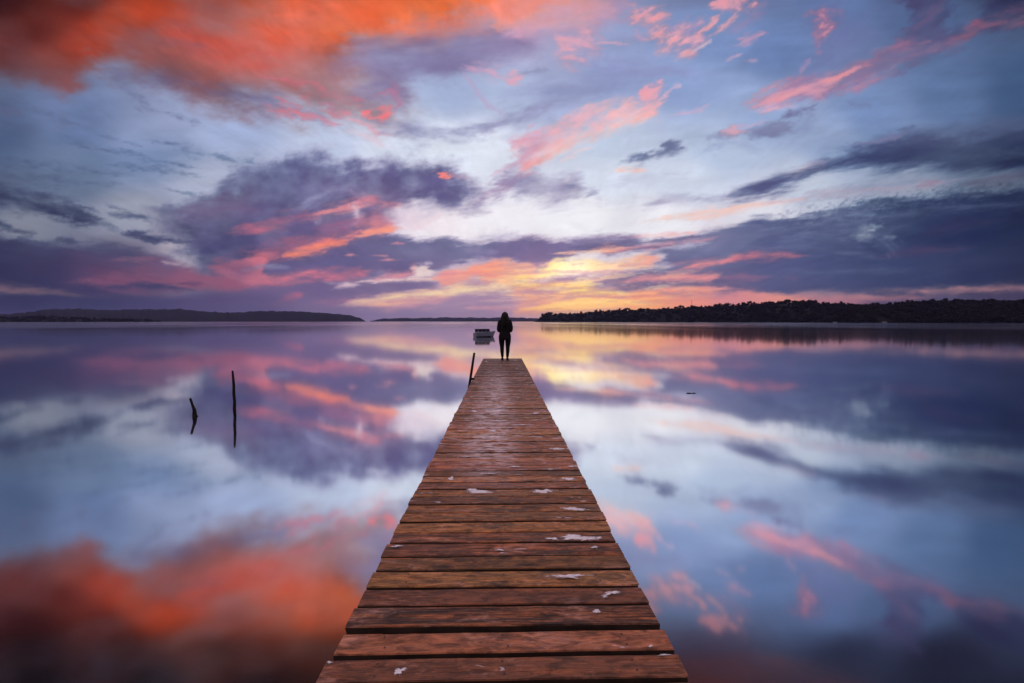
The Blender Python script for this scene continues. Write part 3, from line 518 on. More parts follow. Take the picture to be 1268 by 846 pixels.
# ---------------------------------------------------------------- sky dome
def build_sky(radius=14000.):
    u = np.concatenate([np.linspace(-2600, -70, 46)[:-1], np.arange(-70, 1340, 1.3), np.linspace(1340, 3900, 46)])
    az = np.arctan((u - 634)/FOC)                                  # relative to the heading
    back = np.linspace(az[-1], az[0] + 2*math.pi, 60)[1:-1]
    az = np.concatenate([az, back])
    tv = np.concatenate([np.arange(-46, 500, 1.3), np.linspace(502, 1500, 60), np.linspace(1600, 60000, 40)**1.0])
    el = np.concatenate([[-.12], np.arctan(tv/FOC)])
    el = el[el < math.pi/2 - .02]
    A, E = np.meshgrid(az, el)
    A = A + YAW
    D = np.stack([np.sin(A)*np.cos(E), np.cos(A)*np.cos(E), np.sin(E)], -1)
    f = np.array(FWD); r = np.array(RIGHT); up = np.array(UP)
    df = D @ f
    dfs = np.maximum(df, .12)
    X = 634 + FOC*(D @ r)/dfs; Y = 423 - FOC*(D @ up)/dfs
    Xc = np.clip(X, -500, 1770); Yc = np.clip(Y, -330, 402)
    C = paint_sky(Xc, Yc).astype(np.float64)
    # broad falloff away from where the sun will rise
    C *= (1 - .08*sstep(300, 700, Xc - 670) - .06*sstep(120, -40, Yc)*sstep(330, 640, np.abs(Xc - 640)))[..., None]
    # the rest of the sky: unseen cloud sheets brightened overhead to light the deck, dimmer behind
    zz = np.maximum(D[..., 2], .03)
    px = D[..., 0]/zz; py = D[..., 1]/zz
    n = fbm(px*1.1 + 3, py*.7, 6, 201); n2 = fbm(px*.5 + 8, py*.5, 5, 207)
    e = np.clip(D[..., 2], 0, 1)[..., None]
    front = np.clip(df*.5 + .5, 0, 1)[..., None]
    base = (1-e)*np.array([112, 98, 136]) + e*np.array([236, 226, 238])
    base = base*(.55 + .55*front)*(1 - e) + base*e
    cl = sstep(-.15, .5, n)[..., None]*np.clip(e*3, 0, 1)
    lit = np.array([255, 192, 160])*(sstep(-.4, .5, n2))[..., None] + np.array([214, 172, 182])*(1 - sstep(-.4, .5, n2))[..., None]
    lit = lit*(.55 + .5*front)*(1 - e) + lit*e
    rest = base*(1 - .85*cl) + lit*.85*cl
    out = np.maximum(np.maximum(-60 - X, X - 1328)/320, (-95 - Y)/190)
    w = np.clip(np.where(df > .12, out, 1), 0, 1)[..., None]
    w = w*w*(3 - 2*w)
    C = C*(1-w) + rest*w
    s = np.clip(C, 0, 255)/255
    lin = np.where(s < .04045, s/12.92, ((s + .055)/1.055)**2.4)
    lin *= 1 + .30*(1 - np.exp(-4.5e-5*np.minimum(140/np.maximum(D[..., 2:3], .004), 8000)))      # the glow low down
    core = np.exp(-(((X-704)/58)**2 + ((Y-336)/15)**2))*(df > .2)
    lin *= 1 + (.34*core)[..., None]*np.array([1., .95, .8]) + (.20*np.exp(-(((X-722)/85)**2 + ((Y-377)/11)**2))*(df > .2))[..., None]*np.array([1., .9, .6])
    nr, nc = A.shape
    V = (D*radius).reshape(-1, 3)
    top = len(V)
    V = np.vstack([V, [[0, 0, radius]]]); V[:, 2] += 0
    lin = np.vstack([lin.reshape(-1, 3), lin[-1].mean(0)[None]])
    i = np.arange(nr-1)[:, None]*nc; j = np.arange(nc)[None, :]; j2 = (j+1) % nc
    Q = np.stack([i+j, i+nc+j, i+nc+j2, i+j2], -1).reshape(-1, 4)
    last = (nr-1)*nc
    T = np.stack([last+np.arange(nc), np.full(nc, top), last+(np.arange(nc)+1) % nc], -1)
    me = bpy.data.meshes.new('sky')
    me.vertices.add(len(V)); me.vertices.foreach_set('co', V.astype(np.float32).ravel())
    me.loops.add(Q.size + T.size); me.loops.foreach_set('vertex_index', np.concatenate([Q.ravel(), T.ravel()]).astype(np.int32))
    me.polygons.add(len(Q) + len(T))
    st = np.concatenate([np.arange(len(Q))*4, Q.size + np.arange(len(T))*3]).astype(np.int32)
    me.polygons.foreach_set('loop_start', st)
    me.polygons.foreach_set('use_smooth', np.ones(len(st), bool))
    me.update(calc_edges=True); me.validate()
    at_ = me.attributes.new('sky_colour', 'FLOAT_COLOR', 'POINT')
    at_.data.foreach_set('color', np.hstack([lin, np.ones((len(lin), 1))]).astype(np.float32).ravel())
    a = M('dawn sky')
    a.n.remove(a.b)
    at2 = a.node('Attribute', attribute_name='sky_colour')
    g = a.node('NewGeometry').outputs['Position']
    f1 = a.noise(a.mapping(g, (.002, .002, .006)), 1., 6, .6)
    em = a.node('Emission'); em.inputs['Strength'].default_value = 1.
    a.l(a.mix(1., at2.outputs['Color'], a.rng(f1, .2, .8, .97, 1.03, False), 'MULTIPLY'), em.inputs['Color'])
    a.l(em.outputs[0], a.out.inputs['Surface'])
    a.m.cycles.emission_sampling = 'NONE'
    o = link('sky', me, None, a.m)
    return tag(o, kind='structure')
sky = build_sky()
# ---------------------------------------------------------------- water
def water_material():
    a = M('calm lake water'); a.n.remove(a.b)
    g = a.node('NewGeometry').outputs['Position']
    cdn = a.node('CameraData')
    sep = a.node('SeparateXYZ'); a.l(g, sep.inputs[0])
    # slow swell smeared by the long exposure; a faint breeze roughens it far out
    vl = a.node('VectorMath', operation='LENGTH'); a.l(g, vl.inputs[0])
    dist = vl.outputs['Value']
    n1 = a.noise(a.mapping(g, (.9, .35, 1)), .55, 4, .5)
    n2 = a.noise(a.mapping(g, (.05, .012, 1)), .5, 4, .6)
    h = a.math('ADD', a.math('MULTIPLY', n1, .5), a.math('MULTIPLY', n2, 2.))
    bp = a.node('Bump'); bp.inputs['Strength'].default_value = .1; bp.inputs['Distance'].default_value = .02
    a.l(h, bp.inputs['Height'])
    breeze = a.rng(n2, .35, .7)
    rip = a.noise(a.mapping(g, (.006, .09, 1)), 1., 4, .6)
    breeze = a.math('MAXIMUM', breeze, a.rng(rip, .5, .7))
    rough = a.math('ADD', a.rng(dist, 3, 300, .052, .066), a.math('MULTIPLY', breeze, a.rng(dist, 30, 300, 0., .09)))
    gl = a.node('BsdfGlossy'); gl.inputs['Color'].default_value = (.94, .96, .97, 1)
    a.l(rough, gl.inputs['Roughness']); a.l(bp.outputs[0], gl.inputs['Normal'])
    df = a.node('BsdfDiffuse'); df.inputs['Color'].default_value = (.012, .016, .02, 1)
    lw = a.node('LayerWeight'); lw.inputs['Blend'].default_value = .5
    mx = a.node('MixShader')
    cr = a.node('ValToRGB'); e = cr.color_ramp.elements
    e[0].position = .0; e[0].color = (.04,)*3 + (1,); e[1].position = .8; e[1].color = (1, 1, 1, 1)
    for p, v in ((.32, .12), (.40, .2), (.46, .45), (.53, .78), (.60, .93), (.70, .98)):
        q = e.new(p); q.color = (v, v, v, 1)
    a.l(lw.outputs['Facing'], cr.inputs[0]); a.l(cr.outputs[0], mx.inputs[0])
    a.l(df.outputs[0], mx.inputs[1]); a.l(gl.outputs[0], mx.inputs[2]); a.l(mx.outputs[0], a.out.inputs['Surface'])
    return a.m
def build_water():
    bm = bmesh.new()
    rings = [0.01, 4, 10, 25, 60, 150, 400, 1000, 2500, 5000, 8000]; n = 96
    prev = None; c = bm.verts.new((0, 0, 0))
    for r in rings[1:]:
        ring = [bm.verts.new((r*math.cos(2*math.pi*k/n), r*math.sin(2*math.pi*k/n), 0)) for k in range(n)]
        for k in range(n):
            if prev is None: bm.faces.new((c, ring[k], ring[(k+1) % n]))
            else: bm.faces.new((prev[k], ring[k], ring[(k+1) % n], prev[(k+1) % n]))
        prev = ring
    return tag(obj('water', bm, water_material()), kind='structure')
build_water()

# ---------------------------------------------------------------- hills and far shores
def interp(prof, x):
    for (x0, y0), (x1, y1) in zip(prof[:-1], prof[1:]):
        if x <= x1: return y0 + (y1-y0)*max(0, (x-x0))/(x1-x0)
    return prof[-1][1]
foliage = plain('dark evergreen foliage', (.015, .016, .015), .9, .1, .4, .15)
hill_mat = plain('wooded hillside', (.016, .018, .018), .95, .05, .35, .02)
bark = plain('dark bark', (.06, .045, .035), .9, .1)
def hill(name, prof, dist, depth, lower=0., step=2., jag=0., seed=3):
    """a ridge: its shore at dist(u), its crest half of depth further back, its skyline along prof"""
    us = np.arange(prof[0][0], prof[-1][0] + .01, step); rows = [0, .04, .12, .25, .4, .55, .7, .85, 1.]
    V = []; F = []
    for i, x in enumerate(us):
        d0 = dist(x)
        dc = d0 + depth*.55
        top = far(x, interp(prof, x), dc).z - lower
        top += jag*float(fbm(np.array([x/7.]), np.array([.3]), 5, seed, .65)[0])
        for k, t in enumerate(rows):
            dd = d0 + depth*t
            p = far(x, 398, dd)
            z = -1.2 + (top + 1.2)*math.sin(min(1, t/.55)*math.pi/2)**.8 if t <= .55 else -1.2 + (top + 1.2)*math.cos((t-.55)/.45*math.pi/2)
            if 0 < k < len(rows)-1: z += jag*.7*float(fbm(np.array([x/9. + k*7]), np.array([k*1.7]), 4, seed+9, .6)[0])
            V.append((p.x, p.y, max(z, -1.2)))
    n = len(rows)
    for i in range(len(us)-1):
        for k in range(n-1):
            F.append((i*n+k, (i+1)*n+k, (i+1)*n+k+1, i*n+k+1))
    return tag(raw(name, V, F, hill_mat, None, True), kind='structure')
FARHILL = [(-260,396),(-200,391),(-120,388),(-40,389.5),(0,389),(25,386.5),(55,383.3),(80,381.8),(108,382.4),(150,383),(190,382.6),(225,382.6),(250,385),(275,386.6),(300,386.2),(340,384.6),(375,385.8),(410,387.8),(435,390),(446,393),(453,398.5)]
hill('hills', FARHILL, lambda x: 3600., 1500., 4., 1.5, 7., 3)
hill('hills.001', [(458,398),(470,395),(486,393.8),(505,394),(530,393.2),(560,392.8),(590,393.4),(620,392.9),(650,393.4),(690,394.6),(730,398)], lambda x: 5200., 1200., 3., 1.5, 7., 11)
SPIT = [(-260,394),(-160,390),(-60,388.5),(0,389),(30,389),(48,387.8),(75,389),(100,390),(130,391.2),(160,391.8),(182,392.4),(195,395),(208,398.3)]
hill('spit', SPIT, lambda x: 2000., 240., 12., 2., 1.5, 21)
HEAD = [(660,397.6),(668,391),(676,387.2),(690,386.4),(720,386),(745,384.5),(760,383),(800,381.4),(840,379.6),(880,377),(910,375),(940,373.5),(970,371.4),(1000,371.2),(1020,374),(1040,374.4),(1070,375),(1100,374.6),(1130,371.4),(1160,370),(1200,370.6),(1230,370.4),(1270,369.6),(1330,368),(1450,366),(1700,365)]
head_dist = lambda x: 1500. - 700.*min(1., max(0., (x-665)/420.))**.8
hill('headland', HEAD, head_dist, 260., 8., 3., 1., 31)

# ---------------------------------------------------------------- trees
def crown_data(seed, kind):
    rnd = random.Random(seed); V = []; F = []
    h = 13.
    clumps = []
    if kind == 'round':
        for k in range(15):
            a = rnd.uniform(0, 6.28); r = rnd.uniform(0, 5.4); z = rnd.uniform(2.6, 11.) - r*.35
            clumps.append((r*math.cos(a), r*math.sin(a), z, rnd.uniform(1.7, 2.9)))
        clumps.append((0, 0, 7., 4.))
    elif kind == 'spread':
        for k in range(15):
            a = rnd.uniform(0, 6.28); r = rnd.uniform(1, 6.8); z = rnd.uniform(4.6, 10.6) - r*.3
            clumps.append((r*math.cos(a), r*math.sin(a), z, rnd.uniform(1.5, 2.6)))
        clumps.append((0, 0, 7.4, 3.6))
    else:
        for k in range(10):
            t = k/9; a = rnd.uniform(0, 6.28); r = rnd.uniform(.2, 2.6)*(1-t*.8)
            clumps.append((r*math.cos(a), r*math.sin(a), 2. + 11*t, rnd.uniform(1.5, 2.5)*(1 - .6*t)))
    for (cx, cy, cz, cr) in clumps:
        # a ragged core ...
        b = len(V); m = 6
        V += [(cx, cy, cz + cr*.75)]
        for j, (zz, rr) in enumerate(((.35, .62), (-.25, .7))):
            for i in range(m):
                t = 6.283*(i + .5*j)/m; q = rr*cr*rnd.uniform(.75, 1.15)
                V.append((cx + q*math.cos(t), cy + q*math.sin(t), cz + zz*cr*rnd.uniform(.8, 1.2)))
        V.append((cx, cy, cz - cr*.7))
        for i in range(m):
            i2 = (i+1) % m
            F += [(b, b+1+i, b+1+i2), (b+1+i, b+1+m+i, b+1+i2), (b+1+i2, b+1+m+i, b+1+m+i2), (b+1+m+i, b+1+2*m, b+1+m+i2)]
        # ... and leaf sprays standing out of it
        for k in range(16):
            d = Vector((rnd.gauss(0, 1), rnd.gauss(0, 1), rnd.gauss(.15, .9))).normalized()
            p = Vector((cx, cy, cz)) + d*cr*rnd.uniform(.7, 1.12)
            s = rnd.uniform(.35, .8); n = Vector((rnd.gauss(0, 1), rnd.gauss(0, 1), rnd.gauss(0, 1))).normalized()
            a = n.orthogonal().normalized()*s; c = n.cross(a).normalized()*s*.7
            b = len(V); V += [tuple(p-a), tuple(p+c), tuple(p+a), tuple(p-c)]; F.append((b, b+1, b+2, b+3))
    return V, F
CROWNS = [crown_data(s, k) for s, k in ((1, 'round'), (2, 'spread'), (3, 'round'), (4, 'spire'), (5, 'round'), (6, 'spread'))]
def trunk_bm(seed, top):
    rnd = random.Random(seed); bm = bmesh.new()
    pts = [(0, 0, -2.5), (rnd.uniform(-.1, .1), 0, top*.3), (rnd.uniform(-.3, .3), rnd.uniform(-.2, .2), top*.65), (rnd.uniform(-.4, .4), 0, top)]
    tube(bm, pts, [.42, .34, .24, .1], 6)
    for k in range(5):
        z = top*rnd.uniform(.45, .85); a = rnd.uniform(0, 6.28); L = rnd.uniform(2, 3.6)
        tube(bm, [(0, 0, z), (L*.6*math.cos(a), L*.6*math.sin(a), z + L*.35), (L*math.cos(a), L*math.sin(a), z + L*.75)], [.16, .11, .05], 5)
    return bm
PROTO = []
for i, (V, F) in enumerate(CROWNS):
    me = bpy.data.meshes.new('crown'); me.from_pydata(V, [], F); me.update(); me.materials.append(foliage)
    bm = trunk_bm(i, 9.); mt = bpy.data.meshes.new('trunk'); bm.to_mesh(mt); bm.free(); mt.materials.append(bark)
    PROTO.append((me, mt))
rnd = random.Random(77)
def skyline_tree(u, v_top, dist, lab, grp, kind=None):
    k = rnd.choice([0, 0, 2, 2, 4, 5, 0, 1, 4, 4, 2, 0]) if kind is None else kind
    p = far(u, v_top, dist)
    s = rnd.uniform(.95, 1.5)
    top = max(v[2] for v in CROWNS[k][0])
    t = thing('tree', lab, 'tree', (p.x, p.y, p.z - top*s), rnd.uniform(0, 6.28), grp)
    t.scale = (s*rnd.uniform(.9, 1.3), s*rnd.uniform(.9, 1.3), s)
    link('trunk', PROTO[k][1], t); link('crown', PROTO[k][0], t)
u = 672.
while u < 1290:
    d = head_dist(u) + 260*.55 + rnd.uniform(-30, 10)
    bumpy = rnd.choice([rnd.uniform(-1.9, -.4), rnd.uniform(-.5, 1.3), rnd.uniform(-.3, 1.5)])
    skyline_tree(u, interp(HEAD, u) + bumpy, d, 'dark tree standing out along the skyline of the wooded headland', 'trees along the skyline of the headland')
    u += rnd.uniform(2.6, 6.6)*(1.15 if u > 900 else .9)
def wood(name, spots):
    Vs = []; Fs = []; off = 0
    arr = [np.array(V) for V, F in CROWNS]
    for (x, y, z, s, k, a) in spots:
        V = arr[k]; c, sn = math.cos(a), math.sin(a)
        W = np.stack([(V[:, 0]*c - V[:, 1]*sn)*s*1.15 + x, (V[:, 0]*sn + V[:, 1]*c)*s*1.15 + y, V[:, 2]*s + z], -1)
        Vs.append(W)
        Fs += [tuple(q + off for q in f) for f in CROWNS[k][1]]
        off += len(V)
    o = raw(name, np.vstack(Vs).tolist(), Fs, foliage)
    return tag(o, kind='stuff')
def scatter(prof, dist, depth, lower, n, u0, u1, tmax=.6):
    out = []
    for i in range(n):
        u = rnd.uniform(u0, u1); t = rnd.random()**1.3*tmax
        d0 = dist(u); dc = d0 + depth*.55
        top = far(u, interp(prof, u), dc).z - lower
        z = -1.2 + (top+1.2)*math.sin(min(1, t/.55)*math.pi/2)**.8
        p = far(u, 398, d0 + depth*t)
        s = rnd.uniform(.6, 1.05)
        ceil_z = far(u, interp(prof, u) + 1.2, d0 + depth*t).z
        if z + 13*s > ceil_z: s = max(.3, (ceil_z - z)/13)
        z = max(z, .4) - 3.6*s
        out.append((p.x, p.y, z, s, rnd.randrange(6), rnd.uniform(0, 6.28)))
    return out
tag(wood('headland_wood', scatter(HEAD, head_dist, 260., 8., 1300, 667, 1330)), 'dark unbroken wood covering the slope of the headland', 'wood')
tag(wood('spit_wood', scatter(SPIT, lambda x: 2000., 240., 12., 260, -60, 200)), 'low dark wood along the spit below the left hills', 'wood')

# ---------------------------------------------------------------- jetty
def plank_material():
    a = M('wet weathered jetty planks', .62, .32)
    oi = a.node('ObjectInfo'); rd = oi.outputs['Random']
    g = a.node('NewGeometry').outputs['Position']
    tc = a.node('TexCoord').outputs['Object']
    cmb = a.node('CombineXYZ')
    for i, k in enumerate((37., 91., 13.)): a.l(a.math('MULTIPLY', rd, k), cmb.inputs[i])
    ad = a.node('VectorMath', operation='ADD'); a.l(tc, ad.inputs[0]); a.l(cmb.outputs[0], ad.inputs[1]); p = ad.outputs[0]
    # grain running along the plank, swirling round knots
    kn = a.node('TexVoronoi'); kn.inputs['Scale'].default_value = 1.; kn.inputs['Randomness'].default_value = 1.
    a.l(a.mapping(p, (2.1, 1.0, 1)), kn.inputs['Vector'])
    kd = kn.outputs['Distance']
    knot = a.rng(kd, .03, .22, 1., 0.)
    sel = a.node('SeparateColor'); a.l(kn.outputs['Color'], sel.inputs[0])
    keep = a.math('GREATER_THAN', sel.outputs[0], .52)
    knot = a.math('MULTIPLY', knot, keep)
    warp = a.node('VectorMath', operation='ADD'); a.l(p, warp.inputs[0])
    wc = a.node('CombineXYZ'); a.l(a.math('MULTIPLY', knot, .22), wc.inputs[1]); a.l(wc.outputs[0], warp.inputs[1]); pw = warp.outputs[0]
    grain = a.noise(a.mapping(pw, (2.6, 9.5, 60)), 1., 7, .7, .5)
    band = a.noise(a.mapping(pw, (1.1, 2.6, 17)), 1., 6, .66, 1.1)
    fine = a.noise(a.mapping(pw, (7, 21, 260)), 1., 5, .75)
    blot = a.noise(a.mapping(p, (3.4, .9, 6)), 1., 7, .68)
    c = a.mix(a.rng(band, .38, .62), (.125, .034, .012), (.70, .225, .082))
    c = a.mix(a.math('MULTIPLY', a.rng(grain, .47, .58), .92), c, (.045, .017, .008))
    c = a.mix(a.math('MULTIPLY', a.rng(fine, .5, .62), .6), c, (.66, .32, .165))
    # each plank its own stain: redder, yellower, browner
    rs = a.math('FRACT', a.math('MULTIPLY', rd, 17.3))
    c = a.mix(a.math('MULTIPLY', a.rng(rs, .1, .95, 0., 1., False), .55), c, (.36, .18, .045))
    c = a.mix(a.math('MULTIPLY', a.rng(a.math('FRACT', a.math('MULTIPLY', rd, 53.7)), .55, 1., 0., .5, False), 1.), c, (.36, .10, .07))
    c = a.mix(1., c, a.rng(a.math('FRACT', a.math('MULTIPLY', rd, 29.1)), 0., 1., .45, 1.3, False), 'MULTIPLY')
    # algae and dark damp blotches, bleached pink scuffs
    c = a.mix(a.math('MULTIPLY', a.rng(blot, .54, .68), .8), c, (.045, .03, .016))
    scuf = a.noise(a.mapping(g, (3.4, 9., 1)), 1., 7, .7, .3)
    c = a.mix(a.math('MULTIPLY', a.rng(scuf, .53, .68), .6), c, (.62, .31, .22))
    c = a.mix(a.math('MULTIPLY', knot, .85), c, (.026, .014, .008))
    mott = a.noise(a.mapping(p, (9, 3.4, 6)), 1., 5, .7, .8)
    c = a.mix(1., c, a.rng(mott, .34, .66, .42, 1.42), 'MULTIPLY')
    # whitened track left of the middle, and spatter where the birds stand
    sp = a.node('SeparateXYZ'); a.l(g, sp.inputs[0])
    px, py = sp.outputs[0], sp.outputs[1]
    c = a.mix(1., c, a.rng(py, 5., 14., 1., .5), 'MULTIPLY')       # darker towards the end
    tx = a.math('ABSOLUTE', a.math('ADD', px, .13)); track = a.rng(tx, .05, .42, 1., 0.)
    ty = a.math('MULTIPLY', a.rng(py, 3.2, 5.2), a.rng(py, 7.5, 14., 1., .15))
    tn = a.noise(a.mapping(g, (7, 16, 1)), 1., 7, .72)
    c = a.mix(a.math('MULTIPLY', a.math('MULTIPLY', track, ty), a.rng(tn, .42, .62, 0., 1.)), c, (.84, .72, .74))
    sv = a.noise(a.mapping(g, (5.5, 21, 1), (3.1, 1.7, 0)), 1., 5, .6, .4)
    thr = a.rng(py, 2.2, 5.5, .0, .095)
    m = a.rng(a.math('ADD', sv, thr), .69, .725)
    c = a.mix(a.math('MULTIPLY', m, .8), c, (.7, .6, .62))
    a.l(c, a.b.inputs['Base Color'])
    a.l(a.rng(band, .3, .7, .38, .7), a.b.inputs['Roughness'])
    h = a.math('ADD', a.math('MULTIPLY', grain, -.7), a.math('ADD', a.math('MULTIPLY', band, -.5), a.math('MULTIPLY', fine, .25)))
    a.bump(h, .8, .009)
    return a.m
wood_mat = plank_material()
dark_wood = plain('dark wet timber and gap shade', (.05, .032, .024), .8, .3, .4, 6.)
def guano_material():
    a = M('dried white droppings', .9, .1)
    g = a.node('NewGeometry').outputs['Position']
    rim = a.node('Attribute', attribute_name='rim').outputs['Fac']
    n = a.noise(a.mapping(g, (38, 95, 1)), 1., 6, .7); n2 = a.noise(a.mapping(g, (11, 24, 1)), 1., 4, .6)
    cover = a.math('SUBTRACT', a.math('ADD', a.math('MULTIPLY', n, .9), a.math('MULTIPLY', n2, .7)), a.math('MULTIPLY', rim, .46))
    al = a.rng(cover, .34, .62)
    a.l(a.mix(a.rng(n, .35, .65), (.74, .69, .71), (.95, .92, .95)), a.b.inputs['Base Color'])
    tr = a.node('BsdfTransparent'); mx = a.node('MixShader')
    a.l(al, mx.inputs[0]); a.l(tr.outputs[0], mx.inputs[1]); a.l(a.b.outputs[0], mx.inputs[2]); a.l(mx.outputs[0], a.out.inputs['Surface'])
    return a.m
guano = guano_material()
HALF = .69
def plank_mesh(width, length, seed):
    """a board with a slightly wavy edge, eased arrises and worn, uneven ends"""
    rnd = random.Random(seed); n = 9; V = []; F = []
    th = .034; prof_y = [-.5, -.475, .475, .5, .5, -.5]; prof_z = [-.005, 0, 0, -.005, -th, -th]
    e0, e1 = rnd.uniform(-.007, .004), rnd.uniform(-.004, .007)
    for i in range(n):
        x = -length/2 + length*i/(n-1)
        if i == 0: x += e0
        if i == n-1: x += e1
        wob = rnd.uniform(-.0035, .0035); cup = rnd.uniform(-.0015, .0015); tw = (x/length)*rnd.uniform(-.004, .004)
        for k in range(6):
            y = prof_y[k]*width + (wob if k in (0, 1, 5) else -wob*.6)
            V.append((x + (rnd.uniform(-.004, .004) if i in (0, n-1) else 0), y, prof_z[k] + cup + tw*prof_y[k]))
    for i in range(n-1):
        for k in range(6):
            F.append((i*6+k, (i+1)*6+k, (i+1)*6+(k+1) % 6, i*6+(k+1) % 6))
    F.append(tuple(range(6))); F.append(tuple((n-1)*6+k for k in range(5, -1, -1)))
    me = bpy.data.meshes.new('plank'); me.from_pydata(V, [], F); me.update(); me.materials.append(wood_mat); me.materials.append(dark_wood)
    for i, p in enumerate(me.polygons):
        if i < (n-1)*6 and i % 6 in (3, 4, 5): p.material_index = 1        # sides and underside coloured black, shade painted into the gaps
    return me
jetty = thing('jetty', 'long narrow wooden jetty of red brown planks running out over the lake', 'jetty', (.006, 0, 0))
PLANKS = [plank_mesh(1., 2*HALF, 40 + i) for i in range(9)]        # unit width boards, scaled to each board's own width
near = [(843,812),(808,780.4),(774.6,750),(748.7,728.6),(726,707),(705.4,689.6),(688.4,673),(671.4,659.4),(658,646),(645,634.7)]
rows = [(at(622, b, DECK).y, at(622, t, DECK).y) for b, t in near]
y = rows[0][0] - .012
while y > -.9:
    w = rnd.uniform(.126, .142); rows.insert(0, (y - w, y)); y -= w + rnd.uniform(.008, .016)
y = rows[-1][1] + .01
while y < 16.32:
    w = rnd.uniform(.128, .144); rows.append((y, y + w)); y += w + rnd.uniform(.006, .013)
planks = []
for i, (y0, y1) in enumerate(rows):
    p = link('plank', PLANKS[rnd.randrange(9)], jetty)
    p.location = (rnd.uniform(-.0035, .0035), (y0+y1)/2, DECK + rnd.uniform(-.004, .004))
    p.rotation_euler = (rnd.uniform(-.008, .008), rnd.uniform(-.002, .002), rnd.uniform(-.005, .005) + (math.pi if rnd.random() < .5 else 0))
    p.scale = (1 + rnd.uniform(-.005, .005), y1 - y0 - (.014 if y1 < 2.0 else .007), 1)
    planks.append((y0, y1, p))
END = rows[-1][1]
# nail heads, two to a joist, on the boards near enough to show them
bm = bmesh.new(); bmesh.ops.create_circle(bm, cap_ends=True, segments=8, radius=.0048)
nail = bpy.data.meshes.new('nail'); bm.to_mesh(nail); bm.free()
nail.materials.append(plain('rusty nail heads', (.05, .026, .018), .6, .4, .3, 60.))
for y0, y1, p in planks:
    if y1 < 1.6 or y0 > 4.4: continue
    for x in (-.5, 0., .5):
        for f in (-.27, .25):
            n_ = link('nail', nail, p)
            n_.location = (x + rnd.uniform(-.014, .014), f + rnd.uniform(-.06, .06), .0022); n_.scale = (1, 1/(y1-y0), 1)
for x in (-.5, .0, .5):
    bm = bmesh.new(); box(bm, (x, (END - 1)/2 - .02, DECK - .036 - .075 - .003), (.07, END + .9, .15)); obj('joist', bm, dark_wood, jetty)
yb = 1.2
while yb < END:
    bm = bmesh.new(); box(bm, (0, yb + .11, DECK - .036 - .15 - .055 - .006), (1.24, .09, .11)); obj('cross_beam', bm, dark_wood, jetty)
    for x in (-.53, .53):
        bm = bmesh.new(); tube(bm, [(x, yb, -1.6), (x, yb, -.2), (x + .004, yb, DECK - .2)], [.075, .072, .066], 10, .12, int(yb*10)); obj('pile', bm, dark_wood, jetty, True)
    yb += 2.45

def splat(u, v, wpx, hpx, seed, ang=0.):
    c = at(u, v, DECK); d = c.y
    wpx, hpx = wpx*1.12, hpx*1.0; hw = wpx/2*d/FOC; hh = hpx/2*d*d/(FOC*1.34)
    y0, y1, pl = min(planks, key=lambda q: abs((q[0]+q[1])/2 - c.y))
    hh = min(hh, (y1-y0)*.42); cy = min(max(c.y, y0 + hh + .006), y1 - hh - .006)
    rnd = random.Random(seed); n = 34; V = [(0, 0, .0022)]; F = []
    ph = [rnd.uniform(0, 6.28) for _ in range(4)]
    for ring, (q, z) in enumerate(((.72, .0018), (1., -.001))):
        for k in range(n):
            t = 2*math.pi*k/n
            r = 1 + .22*math.sin(2*t+ph[0]) + .22*math.sin(3*t+ph[1]) + .16*math.sin(5*t+ph[2]) + .12*math.sin(9*t+ph[3]) + rnd.uniform(-.14, .14)*(ring == 1)
            x, yy = r*q*hw*math.cos(t), r*q*hh*math.sin(t)
            V.append((x*math.cos(ang) - yy*math.sin(ang), x*math.sin(ang) + yy*math.cos(ang), z))
    for k in range(n):
        F.append((0, 1+k, 1+(k+1) % n)); F.append((1+k, 1+n+k, 1+n+(k+1) % n, 1+(k+1) % n))
    o = raw('dropping', V, F, guano, None, True)
    o.data.attributes.new('rim', 'FLOAT', 'POINT').data.foreach_set('value', [0.] + [.72]*n + [1.]*n)
    # a piece of its plank: placed in the plank's own frame
    Mw = Matrix.Translation(jetty.location) @ pl.matrix_basis
    o.parent = pl
    o.matrix_local = Mw.inverted() @ Matrix.Translation((c.x, cy, pl.location.z + .0015))
for i, q in enumerate([(713,667.5,52,7,0),(684,668,16,4,0),(741,667,10,3,0),(704,714,46,9,0),(755,735.6,27,6,.30),(738.5,757,8,5,0),(709,630.6,28,5,0),(591,607.6,34,5,0),(671.6,606.7,24,5,0),(496,831,14,12,0),
                       (408,821,8,5,0),(822,810,22,3,0),(559,593.7,9,4,0),(705,594,20,3,0),(709,577,14,3,0),(636,578,14,3,0),(604,587,18,3,0),(587.6,509,7,2,0),(664,513,14,2.4,0),(613,509,18,2.,0),(577,521,14,1.6,0),(648,526,24,1.8,.05),(630,531,14,1.8,0),(610,535,10,2,0),(608,555,16,3,0),(690,556,22,2,.06),
                       (652,472,6,1.4,0),(614,478,6,1.4,0),(602,447.5,5,1,0),(737,678,12,4,0),(806,800,6,3,0),(493,676,16,4,0),(619,682,9,5,0),(623,686,12,2,0)]):
    splat(*q[:4], 300 + i, q[4])

# ---------------------------------------------------------------- poles and sticks in the water
weed = plain('black waterlogged wood', (.028, .022, .02), .85, .25, .5, 12.)
